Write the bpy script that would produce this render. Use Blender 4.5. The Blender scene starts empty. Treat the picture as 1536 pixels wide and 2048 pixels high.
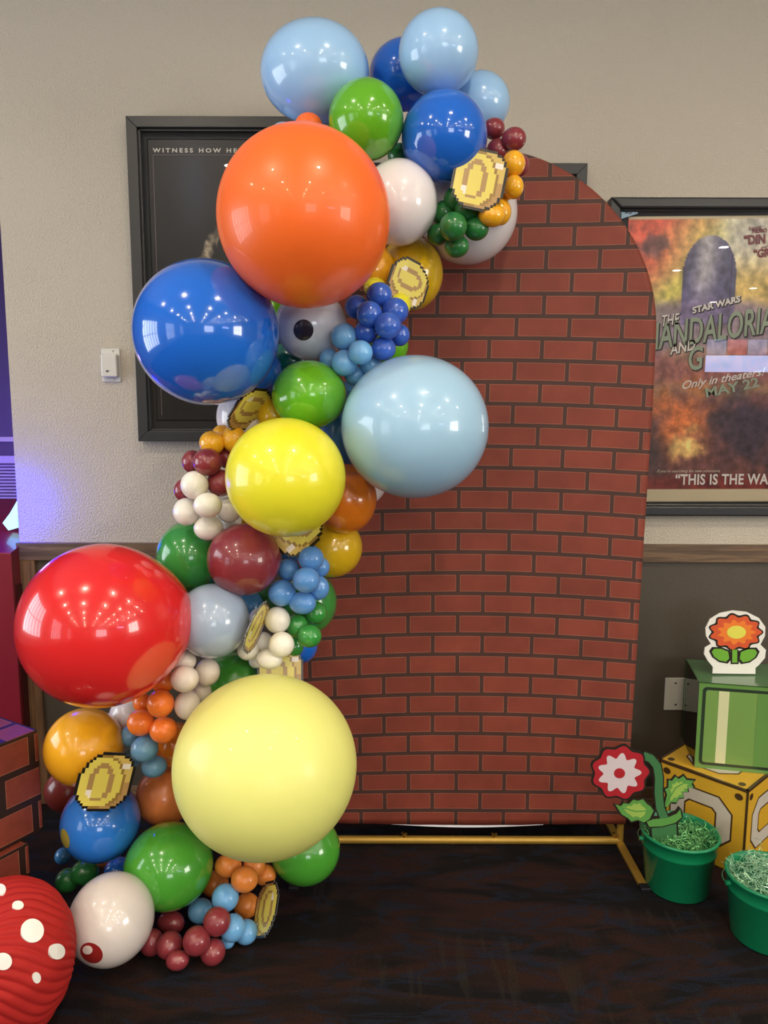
import bpy, bmesh, math, random
from mathutils import Vector, Matrix, noise
sc = bpy.context.scene
COL = sc.collection
# ---------------------------------------------------------------- camera
PITCH = math.radians(7.4); ROLL = math.radians(0.17); FPX = 1500.0; CAMZ = 1.47
cam = bpy.data.cameras.new('camera'); camo = bpy.data.objects.new('camera', cam); COL.objects.link(camo)
cam.sensor_fit = 'HORIZONTAL'; cam.sensor_width = 36; cam.lens = 36*FPX/1536; cam.clip_start = .05
camo.matrix_world = Matrix.Translation((0, 0, CAMZ)) @ Matrix.Rotation(math.pi/2-PITCH, 4, 'X') @ Matrix.Rotation(ROLL, 4, 'Z')
sc.camera = camo
# ---------------------------------------------------------------- world and exposure
sc.view_settings.view_transform = 'Standard'; sc.view_settings.look = 'None'
sc.view_settings.gamma = 1; sc.view_settings.use_curve_mapping = False
sc.view_settings.exposure = 0.22
w = bpy.data.worlds.new('world'); sc.world = w; w.use_nodes = True
w.node_tree.nodes['Background'].inputs[0].default_value = (.75, .82, 1, 1)
w.node_tree.nodes['Background'].inputs[1].default_value = 0.35
CEIL = 3.4
LAMP = 640.0          # emission of the round ceiling downlights
# daylight through the windows of the left wall: (y0, y1, watts)
WINDOWS = [(0.2, 2.4, 82), (-3.2, -1.2, 45), (-7.2, -5.2, 35)]
ADDED_REARWIN = [(1.4, 4.2, 110)]  # unseen rear window, added for frontal light on the poster wall
ADDED_RIGHTWIN = [(-3.6, -1.2, 190)]  # unseen right window, added to brighten the upper right of the poster wall
def area(name, loc, rot, sx, sy, watts, color):
    l = bpy.data.lights.new(name, 'AREA'); l.shape = 'RECTANGLE'; l.size = sx; l.size_y = sy
    l.energy = watts; l.color = color
    o = bpy.data.objects.new(name, l); o.location = loc; o.rotation_euler = rot; COL.objects.link(o); return o
for y0, y1, wt in WINDOWS:
    area('window_and_fill_light', (-4.17, (y0+y1)/2, 1.5), (0, -math.pi/2, 0), 1.9, y1-y0, wt, (.86, .93, 1))
for y0, y1, wt in ADDED_RIGHTWIN:
    area('window_and_fill_light', (7.17, (y0+y1)/2, 1.75), (0, math.pi/2, 0), 1.9, y1-y0, wt, (1, .95, .86))  # fill light of the added right window
for x0, x1, wt in ADDED_REARWIN:
    area('window_and_fill_light', ((x0+x1)/2, -9.15, 1.75), (math.pi/2, 0, 0), x1-x0, 1.9, wt, (.9, .95, 1))  # frontal fill through the added rear window

# ---------------------------------------------------------------- helpers
def at(x, y, Y):
    """pixel of the 1536x2048 photograph -> point in the room at distance Y in front of the camera"""
    u = (x-768)/FPX; v = (y-1024)/FPX
    u, v = u*math.cos(ROLL)+v*math.sin(ROLL), -u*math.sin(ROLL)+v*math.cos(ROLL)
    ry = math.cos(PITCH)-v*math.sin(PITCH); rz = -math.sin(PITCH)-v*math.cos(PITCH)
    t = Y/ry
    return Vector((u*t, Y, CAMZ+rz*t))
def mpp(y, Y):
    v = (y-1024)/FPX
    return Y/(math.cos(PITCH)-v*math.sin(PITCH))/FPX
def srgb(c):
    return tuple((v/12.92 if v <= .04045 else ((v+.055)/1.055)**2.4) for v in (x/255 for x in c))+(1,)
MATS = {}
def mat(name, rgb=(200, 200, 200), rough=.5, metal=0, coat=0, spec=.5, sss=0, emit=None, bump=None, coatr=.05):
    if name in MATS: return MATS[name]
    m = bpy.data.materials.new(name); m.use_nodes = True; MATS[name] = m
    p = m.node_tree.nodes['Principled BSDF']
    p.inputs['Base Color'].default_value = srgb(rgb); p.inputs['Roughness'].default_value = rough
    p.inputs['Metallic'].default_value = metal; p.inputs['Coat Weight'].default_value = coat
    p.inputs['Coat Roughness'].default_value = coatr; p.inputs['Specular IOR Level'].default_value = spec
    if sss:
        p.inputs['Subsurface Weight'].default_value = sss; p.inputs['Subsurface Scale'].default_value = .03
        p.inputs['Subsurface Radius'].default_value = (1, .8, .6)
    if emit:
        p.inputs['Emission Color'].default_value = srgb(emit[0]); p.inputs['Emission Strength'].default_value = emit[1]
    if bump: add_bump(m, *bump)
    return m
def N(m, t, **kw):
    n = m.node_tree.nodes.new(t)
    for k, v in kw.items():
        if k.startswith('i_'): n.inputs[k[2:].replace('_', ' ')].default_value = v
        else: setattr(n, k, v)
    return n
def L(m, a, b): m.node_tree.links.new(a, b)
def add_bump(m, scale, dist, detail=3, kind='noise'):
    p = m.node_tree.nodes['Principled BSDF']
    g = N(m, 'ShaderNodeNewGeometry')
    n = N(m, 'ShaderNodeTexNoise', i_Scale=scale, i_Detail=detail, i_Roughness=.55)
    L(m, g.outputs['Position'], n.inputs['Vector'])
    b = N(m, 'ShaderNodeBump', i_Distance=dist, i_Strength=1.0)
    L(m, n.outputs['Fac'], b.inputs['Height']); L(m, b.outputs['Normal'], p.inputs['Normal'])
    return n, b
def ramp(m, stops):
    r = N(m, 'ShaderNodeValToRGB'); e = r.color_ramp.elements
    while len(e) > 1: e.remove(e[-1])
    e[0].position = stops[0][0]; e[0].color = srgb(stops[0][1])
    for p_, c in stops[1:]:
        q = e.new(p_); q.color = srgb(c)
    return r

def tag(o, label=None, cat=None, group=None, kind=None):
    if label: o['label'] = label
    if cat: o['category'] = cat
    if group: o['group'] = group
    if kind: o['kind'] = kind
    return o
def empty(name, loc, label, cat, group=None):
    o = bpy.data.objects.new(name, None); o.location = loc; o.empty_display_size = .05; COL.objects.link(o)
    tag(o, label, cat, group); bpy.context.view_layer.update(); return o
def link(name, me, parent=None, smooth=False):
    o = bpy.data.objects.new(name, me); COL.objects.link(o)
    if smooth:
        for p in me.polygons: p.use_smooth = True
    if parent:
        o.parent = parent; o.matrix_parent_inverse = parent.matrix_world.inverted()
    return o
class MB:
    """collects shapes given in room coordinates into one mesh"""
    def __init__(s): s.v = []; s.f = []; s.mi = []; s.sm = []
    def add(s, vs, fs, mi=0, sm=False):
        b = len(s.v); s.v += [tuple(v) for v in vs]
        for f in fs: s.f.append([b+i for i in f]); s.mi.append(mi); s.sm.append(sm)
    def hexa(s, p, mi=0):   # 8 points: bottom 4 (ccw), top 4
        s.add(p, [(3, 2, 1, 0), (4, 5, 6, 7), (0, 1, 5, 4), (1, 2, 6, 5), (2, 3, 7, 6), (3, 0, 4, 7)], mi)
    def box(s, x0, x1, y0, y1, z0, z1, mi=0):
        s.hexa([(x0, y0, z0), (x1, y0, z0), (x1, y1, z0), (x0, y1, z0), (x0, y0, z1), (x1, y0, z1), (x1, y1, z1), (x0, y1, z1)], mi)
    def prism(s, pts, th, nrm, mi=0, mi_side=None):   # planar outline extruded along -nrm by th ; front face = pts
        n = len(pts); nrm = Vector(nrm).normalized()
        back = [Vector(p)-nrm*th for p in pts]
        from mathutils.geometry import tessellate_polygon
        tri = tessellate_polygon([[Vector(p) for p in pts]])
        vs = [Vector(p) for p in pts]+back
        fs = []
        for t in tri:
            a, b, c = (vs[i] for i in t)
            if (b-a).cross(c-a).dot(nrm) < 0: t = (t[0], t[2], t[1])
            fs.append(t)
        s.add(vs, fs+[(c+n, b+n, a+n) for a, b, c in fs], mi)
        s.add(vs, [(i, (i+1) % n, (i+1) % n+n, i+n) for i in range(n)], mi if mi_side is None else mi_side)
    def tube(s, path, r, seg=16, mi=0, cap=True):
        path = [Vector(p) for p in path]; rings = []
        for i, p in enumerate(path):
            d = (path[min(i+1, len(path)-1)]-path[max(i-1, 0)]).normalized()
            a = d.orthogonal().normalized() if i == 0 else (a-d*a.dot(d)).normalized()
            b_ = d.cross(a); rr = r if not isinstance(r, (list, tuple)) else r[i]
            rings.append([p+(a*math.cos(t)+b_*math.sin(t))*rr for t in (2*math.pi*k/seg for k in range(seg))])
        vs = [v for rg in rings for v in rg]; fs = []
        for i in range(len(rings)-1):
            for k in range(seg):
                k2 = (k+1) % seg; fs.append((i*seg+k, i*seg+k2, (i+1)*seg+k2, (i+1)*seg+k))
        s.add(vs, fs, mi, True)
        if cap:
            s.add(rings[0], [tuple(reversed(range(seg)))], mi); s.add(rings[-1], [tuple(range(seg))], mi)
    def lathe(s, prof, center, seg=48, mi=0, axis='Z'):
        cx, cy, cz = center; vs = []; fs = []
        for r, z in prof:
            for k in range(seg):
                t = 2*math.pi*k/seg
                vs.append((cx+r*math.cos(t), cy+r*math.sin(t), cz+z))
        for i in range(len(prof)-1):
            for k in range(seg):
                k2 = (k+1) % seg; fs.append((i*seg+k, i*seg+k2, (i+1)*seg+k2, (i+1)*seg+k))
        s.add(vs, fs, mi, True)
    def build(s, name, mats, parent=None, bevel=0):
        me = bpy.data.meshes.new(name); me.from_pydata(s.v, [], s.f)
        for m in (mats if isinstance(mats, (list, tuple)) else [mats]): me.materials.append(m)
        for p, mi, sm in zip(me.polygons, s.mi, s.sm): p.material_index = mi; p.use_smooth = sm
        me.update()
        o = link(name, me, parent)
        if bevel:
            b = o.modifiers.new('bevel', 'BEVEL'); b.width = bevel; b.segments = 2; b.limit_method = 'ANGLE'
        return o
def origin_to(o, loc):
    loc = Vector(loc); d = loc-o.location
    o.data.transform(Matrix.Translation(-d)); o.location = loc; bpy.context.view_layer.update(); return o
def structure(o): o['kind'] = 'structure'; return o
def text_mesh(name, s, origin, size, m, parent, ang=0, shear=0, extr=.0004, spacing=1.0, sx=1.0, bold=0, mirror=False, align='LEFT', nrm='-Y', extra=None):
    """lettering lying in a plane that faces the camera side (-Y), origin = lower left of the first letter"""
    c = bpy.data.curves.new(name, 'FONT'); c.body = s; c.size = size/.69; c.shear = shear
    c.space_character = spacing; c.extrude = extr; c.offset = bold; c.align_x = align; c.resolution_u = 3
    o = bpy.data.objects.new(name, c); COL.objects.link(o)
    bpy.context.view_layer.update()
    me = bpy.data.meshes.new_from_object(o.evaluated_get(bpy.context.evaluated_depsgraph_get()))
    bpy.data.objects.remove(o)
    M = Matrix.Translation(Vector(origin)) @ (extra if extra else Matrix.Identity(4)) @ Matrix.Rotation(math.pi/2, 4, 'X') @ Matrix.Rotation(ang, 4, 'Z') @ Matrix.Diagonal((-sx if mirror else sx, 1, 1, 1))
    me.transform(M); me.materials.clear(); me.materials.append(m)
    return link(name, me, parent)
# ---------------------------------------------------------------- room
WY = 2.70                                   # face of the poster wall
m_wall = mat('warm grey orange peel paint', (186, 178, 164), .62, spec=.35)
def wall_bump(m, s1, d1):
    p = m.node_tree.nodes['Principled BSDF']
    g = N(m, 'ShaderNodeNewGeometry')
    n = N(m, 'ShaderNodeTexNoise', i_Scale=s1, i_Detail=2.0, i_Roughness=.5)
    L(m, g.outputs['Position'], n.inputs['Vector'])
    r = N(m, 'ShaderNodeMapRange', i_From_Min=.38, i_From_Max=.66); L(m, n.outputs['Fac'], r.inputs['Value'])
    b = N(m, 'ShaderNodeBump', i_Distance=d1, i_Strength=1.0)
    L(m, r.outputs[0], b.inputs['Height']); L(m, b.outputs['Normal'], p.inputs['Normal'])
wall_bump(m_wall, 160, .0013)
m_lower = mat('dark brown wainscot paint', (74, 66, 56), .45); add_bump(m_lower, 90, .0006)
m_ceil = mat('white ceiling paint', (205, 203, 198), .8); add_bump(m_ceil, 60, .001)
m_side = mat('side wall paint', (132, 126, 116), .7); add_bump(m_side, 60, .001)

def carpet():
    m = mat('dark patterned carpet', (30, 26, 26), .95, spec=.1)
    p = m.node_tree.nodes['Principled BSDF']
    g = N(m, 'ShaderNodeNewGeometry')
    mp = N(m, 'ShaderNodeMapping'); mp.inputs['Scale'].default_value = (1.3, 4.2, 1); mp.inputs['Rotation'].default_value = (0, 0, .12)
    L(m, g.outputs['Position'], mp.inputs['Vector'])
    wv = N(m, 'ShaderNodeTexNoise', i_Scale=1.6, i_Detail=3.0, i_Distortion=1.2); L(m, mp.outputs[0], wv.inputs['Vector'])
    r1 = ramp(m, [(0, (20, 19, 20)), (.42, (21, 19, 20)), (.50, (34, 24, 22)), (.58, (42, 26, 23)), (.66, (26, 23, 23)), (1, (17, 17, 19))])
    L(m, wv.outputs['Fac'], r1.inputs[0])
    n2 = N(m, 'ShaderNodeTexNoise', i_Scale=3.1, i_Detail=4.0, i_Distortion=2.2); L(m, mp.outputs[0], n2.inputs['Vector'])
    r2 = ramp(m, [(0, (0, 0, 0)), (.52, (0, 0, 0)), (.60, (255, 255, 255)), (.68, (0, 0, 0))]); L(m, n2.outputs['Fac'], r2.inputs[0])
    mx = N(m, 'ShaderNodeMix', data_type='RGBA'); mx.inputs['B'].default_value = srgb((26, 31, 43))
    ml = N(m, 'ShaderNodeMath', operation='MULTIPLY'); ml.inputs[1].default_value = .8
    L(m, r2.outputs[0], ml.inputs[0]); L(m, ml.outputs[0], mx.inputs['Factor']); L(m, r1.outputs[0], mx.inputs['A'])
    # short bar marks woven into dark bands
    mp3 = N(m, 'ShaderNodeMapping'); mp3.inputs['Scale'].default_value = (34, 3.5, 1); L(m, g.outputs['Position'], mp3.inputs['Vector'])
    n3 = N(m, 'ShaderNodeTexNoise', i_Scale=1.0, i_Detail=1.0); L(m, mp3.outputs[0], n3.inputs['Vector'])
    r3 = ramp(m, [(0, (0, 0, 0)), (.56, (0, 0, 0)), (.62, (160, 160, 160)), (1, (160, 160, 160))]); L(m, n3.outputs['Fac'], r3.inputs[0])
    n4 = N(m, 'ShaderNodeTexNoise', i_Scale=.9, i_Detail=2.0); L(m, mp.outputs[0], n4.inputs['Vector'])
    r4 = ramp(m, [(0, (0, 0, 0)), (.52, (0, 0, 0)), (.58, (255, 255, 255))]); L(m, n4.outputs['Fac'], r4.inputs[0])
    mm = N(m, 'ShaderNodeMath', operation='MULTIPLY'); L(m, r3.outputs[0], mm.inputs[0]); L(m, r4.outputs[0], mm.inputs[1])
    mx2 = N(m, 'ShaderNodeMix', data_type='RGBA'); mx2.inputs['B'].default_value = srgb((44, 40, 34))
    L(m, mm.outputs[0], mx2.inputs['Factor']); L(m, mx.outputs['Result'], mx2.inputs['A'])
    # yarn speckle
    n5 = N(m, 'ShaderNodeTexNoise', i_Scale=260.0, i_Detail=2.0); L(m, g.outputs['Position'], n5.inputs['Vector'])
    mr = N(m, 'ShaderNodeMapRange', i_From_Min=.3, i_From_Max=.7, i_To_Min=.55, i_To_Max=1.45); L(m, n5.outputs['Fac'], mr.inputs['Value'])
    vm = N(m, 'ShaderNodeVectorMath', operation='SCALE'); L(m, mx2.outputs['Result'], vm.inputs[0]); L(m, mr.outputs[0], vm.inputs['Scale'])
    L(m, vm.outputs[0], p.inputs['Base Color'])
    b = N(m, 'ShaderNodeBump', i_Distance=.002, i_Strength=.6); L(m, n5.outputs['Fac'], b.inputs['Height']); L(m, b.outputs['Normal'], p.inputs['Normal'])
    return m
def wood(name, base, dark, axis='X', sc_=1.0):
    m = mat(name, base, .55); p = m.node_tree.nodes['Principled BSDF']
    g = N(m, 'ShaderNodeNewGeometry'); mp = N(m, 'ShaderNodeMapping')
    mp.inputs['Scale'].default_value = (2*sc_, 30, 45) if axis == 'X' else (45, 30, 2*sc_)
    L(m, g.outputs['Position'], mp.inputs['Vector'])
    n = N(m, 'ShaderNodeTexNoise', i_Scale=1.6, i_Detail=5.0, i_Roughness=.65, i_Distortion=.5); L(m, mp.outputs[0], n.inputs['Vector'])
    mid = tuple((a+b)//2 for a, b in zip(base, dark))
    r = ramp(m, [(.25, dark), (.45, mid), (.6, base), (.8, mid)]); L(m, n.outputs['Fac'], r.inputs[0])
    # board to board stain changes
    n2 = N(m, 'ShaderNodeTexNoise', i_Scale=2.2, i_Detail=1.0); L(m, g.outputs['Position'], n2.inputs['Vector'])
    mr = N(m, 'ShaderNodeMapRange', i_From_Min=.35, i_From_Max=.65, i_To_Min=.75, i_To_Max=1.2); L(m, n2.outputs['Fac'], mr.inputs['Value'])
    vm = N(m, 'ShaderNodeVectorMath', operation='SCALE'); L(m, r.outputs[0], vm.inputs[0]); L(m, mr.outputs[0], vm.inputs['Scale'])
    L(m, vm.outputs[0], p.inputs['Base Color'])
    b = N(m, 'ShaderNodeBump', i_Distance=.0012, i_Strength=.7); L(m, n.outputs['Fac'], b.inputs['Height']); L(m, b.outputs['Normal'], p.inputs['Normal'])
    return m
m_rail = wood('rough sawn rail wood', (124, 98, 72), (62, 46, 34), 'X')
m_post = wood('rough sawn post wood', (134, 100, 68), (72, 50, 34), 'Z')

def sbox(name, x0, x1, y0, y1, z0, z1, m, bevel=0):
    b = MB(); b.box(x0, x1, y0, y1, z0, z1); return structure(b.build(name, m, bevel=bevel))
XE = at(34, 1001, WY).x                     # free end of the poster wall
sbox('floor', -4.4, 7.2, -9.2, 6.2, -.1, 0, carpet())
sbox('wall_back', XE, 7.0, WY, WY+.16, 0, CEIL, m_wall)
RT = at(300, 1085, WY).z; RB = at(300, 1119.5, WY).z
sbox('trim_1', XE-.004, 6.98, WY-.022, WY, RB, RT, m_rail, .002)
sbox('wainscot', XE+.002, 6.98, WY-.004, WY, .0, RB, m_lower)
PX0 = XE-.004; PX1 = at(78, 1200, WY).x
sbox('trim_2', PX0, PX1, WY-.020, WY-.004, 0, RB, m_post, .002)
sbox('baseboard_back', PX1, 6.98, WY-.016, WY-.004, 0, .07, m_rail, .002)
sbox('ceiling', -4.4, 7.2, -9.2, 6.2, CEIL, CEIL+.1, m_ceil)
def wall_with_openings(name, holes, along, fixed0, fixed1, a0, a1, z0, z1):
    b = MB(); cuts = [a0]
    for h in sorted(holes): cuts += [h[0], h[1]]
    cuts.append(a1)
    def bb(u0, u1, w0, w1):
        if along == 'Y': b.box(fixed0, fixed1, u0, u1, w0, w1)
        else: b.box(u0, u1, fixed0, fixed1, w0, w1)
    for i in range(0, len(cuts), 2): bb(cuts[i], cuts[i+1], 0, CEIL)
    for h in holes: bb(h[0], h[1], 0, z0); bb(h[0], h[1], z1, CEIL)
    return structure(b.build(name, m_side))
wall_with_openings('wall_left', [(a, b_) for a, b_, _ in WINDOWS], 'Y', -4.15, -4.0, -9.2, 6.2, .55, 2.45)
wall_with_openings('wall_right', [(a, b_) for a, b_, _ in ADDED_RIGHTWIN], 'Y', 7.0, 7.15, -9.2, 6.2, .8, 2.7)  # opening for the added fill window
wall_with_openings('wall_rear', [(a, b_) for a, b_, _ in ADDED_REARWIN], 'X', -9.2, -9.05, -4.4, 7.2, .8, 2.7)  # opening for the added frontal window
m_mull = mat('dark window frame', (40, 38, 36), .5)
wn = 0
for a, b_, _ in WINDOWS:
    wn += 1; q = MB()
    for k in range(7):
        y = a+(b_-a)*k/6; q.box(-4.09, -4.03, y-.03, y+.03, .55, 2.45)
    for z in (.57, 1.5, 2.43): q.box(-4.085, -4.035, a, b_, z-.02, z+.02)
    structure(q.build('window_%d' % wn, m_mull))
for a, b_, _ in ADDED_RIGHTWIN:  # bars of the right window added for fill
    wn += 1; q = MB()
    for k in range(4):
        y = a+(b_-a)*k/3; q.box(7.04, 7.09, y-.03, y+.03, .8, 2.7)
    for z in (.82, 1.75, 2.68): q.box(7.045, 7.085, a, b_, z-.02, z+.02)
    structure(q.build('window_%d' % wn, m_mull))
for a, b_, _ in ADDED_REARWIN:  # bars of the rear window added for frontal light
    wn += 1; q = MB()
    for k in range(4):
        x = a+(b_-a)*k/3; q.box(x-.03, x+.03, -9.14, -9.08, .8, 2.7)
    for z in (.82, 1.75, 2.68): q.box(a, b_, -9.135, -9.085, z-.02, z+.02)
    structure(q.build('window_%d' % wn, m_mull))
# ceiling downlights
m_trimw = mat('white lamp trim', (225, 225, 220), .4)
m_lens = mat('glowing lamp lens', (255, 246, 230), .5, emit=((255, 240, 214), LAMP))
first = None
LP = [(x, y) for y in (0.6, -.8, -2.2, -3.6, -5.0, -6.4, -7.8) for x in (-2.9, -1.2, .5, 2.2, 3.9, 5.6)]
for x, y in LP:
    if first is None:
        r0 = empty('ceiling_downlight', (x, y, CEIL), 'round recessed downlight glowing in the white ceiling', 'ceiling light', 'ceiling downlights')
        q = MB(); q.lathe([(.052, -.001), (.072, -.001), (.077, -.006), (.072, -.012), (.052, -.012)], (x, y, CEIL), 32); tr = q.build('trim_ring', m_trimw, r0)
        q = MB(); q.lathe([(.0001, -.009), (.05, -.009), (.052, -.006)], (x, y, CEIL), 24); ln = q.build('lens', m_lens, r0)
        first = (r0, tr, ln)
    else:
        r = first[0].copy(); r.location = (x, y, CEIL); COL.objects.link(r)
        for c in first[1:]:
            d = c.copy(); COL.objects.link(d); d.parent = r; d.matrix_parent_inverse = first[0].matrix_world.inverted()
# menu screens hanging further back in the room (seen mirrored in the poster glass)
mb = empty('menu_screen', (4.75, -4, 2.0), 'wide wall menu screen with dark panels above a pale blue band', 'screen')
q = MB(); q.box(3.9, 5.7, -4.05, -4.0, 1.98, 2.42); q.build('screen_case', m_mull, mb)
q = MB(); q.box(3.93, 5.67, -4.0, -3.996, 2.0, 2.2, 0)
for k in range(7): q.box(3.94+k*.25, 3.94+k*.25+.235, -4.0, -3.996, 2.21, 2.39, 1 if k % 2 == 0 else 2)
q.build('screen_image', [mat('screen band', (30, 40, 60), .3, emit=((170, 195, 245), 13)), mat('screen panel dark', (30, 30, 40), .3, emit=((110, 120, 150), 11)),
                         mat('screen panel red', (60, 20, 20), .3, emit=((190, 60, 60), 7))], mb)
q = MB()
for x in (4.2, 5.4): q.tube([(x, -4.03, 2.4), (x, -4.03, CEIL)], .012, 8)
q.build('hanging_rod', m_mull, mb)

# ---------------------------------------------------------------- room beyond the end of the wall (far left)
m_far = mat('far room wall', (88, 74, 112), .6); add_bump(m_far, 60, .001)
sbox('wall_far', -4.0, -1.0, 5.2, 5.3, 0, CEIL, m_far)
sbox('trim_3', -4.0, -1.0, 5.17, 5.2, at(10, 877, 5.2).z-.02, at(10, 877, 5.2).z+.012, mat('pale strip', (200, 190, 210), .5))
v = empty('wall_vent', at(10, 940, 5.1), 'slatted pale vent grille on the far wall beyond the wall end', 'vent')
q = MB(); zt = at(10, 911, 5.1).z; x0 = -3.2; x1 = -2.2
m_slat = mat('vent slat', (190, 180, 215), .5)
q.box(x0, x1, 5.05, 5.08, zt-.05, zt); fr = q.build('grille_frame', m_slat, v)
q = MB()
for k in range(11): q.hexa([(x0, 5.1, zt-.075-k*.022), (x1-.1, 5.1, zt-.075-k*.022), (x1-.1, 5.14, zt-.07-k*.022), (x0, 5.14, zt-.07-k*.022),
                            (x0, 5.1, zt-.064-k*.022), (x1-.1, 5.1, zt-.064-k*.022), (x1-.1, 5.14, zt-.058-k*.022), (x0, 5.14, zt-.058-k*.022)])
q.build('slats', m_slat, v)
# red arcade cabinet with a glowing screen
ax1 = at(35, 1300, 2.6).x-.012
cab = empty('arcade_cabinet', (ax1-.3, 2.9, 0), 'red arcade cabinet with a glowing cyan screen past the wall end', 'arcade machine')
m_red = mat('glossy red cabinet', (120, 20, 40), .35, coat=.4); m_blk = mat('black plastic', (22, 20, 26), .4)
prof = [(2.62, 0), (3.25, 0), (3.25, 1.10), (3.0, 1.06), (2.62, .98)]
q = MB(); q.prism([(ax1, y, z) for y, z in prof], .62, (1, 0, 0)); q.build('cabinet_body', m_red, cab, .004)
q = MB(); q.prism([(ax1+.003, y, z) for y, z in [(2.64, .1), (3.2, .1), (3.2, .80), (2.64, .86)]], .002, (1, 0, 0)); q.build('side_panel', mat('dark maroon side panel', (70, 14, 26), .4), cab)
a1_ = at(36, 1050, 2.75); 
q = MB(); q.prism([at(5, 1046, 2.8), at(17, 1061, 2.8), at(34.5, 1056, 2.8), at(34.3, 1001, 2.8), at(20, 1026, 2.8)], .03, (0, -1, 0)); q.build('screen', mat('cyan arcade screen', (120, 220, 220), .3, emit=((150, 240, 235), 1.6)), cab)
bl = bpy.data.lights.new('blue_cabinet_light', 'POINT'); bl.energy = 5; bl.color = (.0, .0, 1); bl.shadow_soft_size = .03
blo = bpy.data.objects.new('blue_cabinet_light', bl); blo.location = at(20, 1012, 2.66); COL.objects.link(blo)
bl2 = bpy.data.lights.new('violet_room_light', 'POINT'); bl2.energy = 26; bl2.color = (.25, .12, 1); bl2.shadow_soft_size = .1
blo2 = bpy.data.objects.new('violet_room_light', bl2); blo2.location = (-2.6, 4.2, 1.3); COL.objects.link(blo2)

# ---------------------------------------------------------------- framed posters
m_frame = mat('satin black poster frame', (38, 38, 40), .38); add_bump(m_frame, 200, .0002)
m_backing = mat('black backing board', (20, 20, 22), .6)
def glassmat():
    m = bpy.data.materials.new('poster glass'); m.use_nodes = True; nt = m.node_tree; nt.nodes.remove(nt.nodes['Principled BSDF'])
    g = N(m, 'ShaderNodeBsdfGlossy', i_Roughness=.0); t = N(m, 'ShaderNodeBsdfTransparent'); x = N(m, 'ShaderNodeMixShader')
    f = N(m, 'ShaderNodeFresnel', i_IOR=1.5); mr = N(m, 'ShaderNodeMath', operation='MULTIPLY'); mr.inputs[1].default_value = .75
    L(m, f.outputs[0], mr.inputs[0]); L(m, mr.outputs[0], x.inputs[0]); L(m, t.outputs[0], x.inputs[1]); L(m, g.outputs[0], x.inputs[2])
    L(m, x.outputs[0], nt.nodes['Material Output'].inputs['Surface']); return m
m_glass = glassmat()
def frame(name, x0, x1, z0, z1, label, fw=.036, bevel=.002, rot=0):
    root = empty(name, ((x0+x1)/2, WY, z0), label, 'framed poster')
    y0, y1 = WY-.045, WY-.001
    q = MB()
    def fr(a0, a1, c0, c1, w_, ya, yb):
        o = [(a0, c0), (a1, c0), (a1, c1), (a0, c1)]; i = [(a0+w_, c0+w_), (a1-w_, c0+w_), (a1-w_, c1-w_), (a0+w_, c1-w_)]
        for k in range(4):
            k2 = (k+1) % 4
            q.hexa([(o[k][0], ya, o[k][1]), (o[k2][0], ya, o[k2][1]), (o[k2][0], yb, o[k2][1]), (o[k][0], yb, o[k][1]),
                    (i[k][0], ya, i[k][1]), (i[k2][0], ya, i[k2][1]), (i[k2][0], yb, i[k2][1]), (i[k][0], yb, i[k][1])])
    fr(x0, x1, z0, z1, fw, y0, y1); fr(x0+fw-.004, x1-fw+.004, z0+fw-.004, z1-fw+.004, .012, y0+.012, y1-.004)
    q.build('frame', m_frame, root, bevel)
    q = MB(); q.box(x0+fw, x1-fw, y1-.006, y1, z0+fw, z1-fw); q.build('backing_board', m_backing, root)
    q = MB(); q.box(x0+fw-.002, x1-fw+.002, y0+.018, y0+.020, z0+fw-.002, z1-fw+.002); q.build('glass', m_glass, root)
    return root
def art_mat(name, rough=.35):
    m = mat(name, (255, 255, 255), rough, spec=.3); a = N(m, 'ShaderNodeVertexColor', layer_name='ink')
    L(m, a.outputs['Color'], m.node_tree.nodes['Principled BSDF'].inputs['Base Color']); return m
def ink_sheet(name, fn, p00, p10, p01, p11, nx, ny, m, parent, th=.0006):
    """printed sheet: corners upper left, upper right, lower left, lower right; fn(u, v) -> colour, v down"""
    me = bpy.data.meshes.new(name); vs = []; cols = []
    for j in range(ny+1):
        for i in range(nx+1):
            u, v_ = i/nx, j/ny
            p = (p00*(1-u)+p10*u)*(1-v_)+(p01*(1-u)+p11*u)*v_
            vs.append(p); cols.append(srgb(fn(u, v_)))
    fs = [(j*(nx+1)+i, (j+1)*(nx+1)+i, (j+1)*(nx+1)+i+1, j*(nx+1)+i+1) for j in range(ny) for i in range(nx)]
    me.from_pydata(vs, [], fs); at_ = me.color_attributes.new('ink', 'FLOAT_COLOR', 'POINT')
    for k, c in enumerate(cols): at_.data[k].color = c
    me.materials.append(m); o = link(name, me, parent, True)
    s = o.modifiers.new('thickness', 'SOLIDIFY'); s.thickness = th; s.offset = -1
    return o
def sm(a, b, x):
    t = min(1, max(0, (x-a)/(b-a))); return t*t*(3-2*t)
def mixc(a, b, t): return tuple(x*(1-t)+y*t for x, y in zip(a, b))
FB = lambda x, y, o=0, s=1: noise.fractal(Vector((x*s, y*s, o)), 1.0, 2.0, 5)

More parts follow.
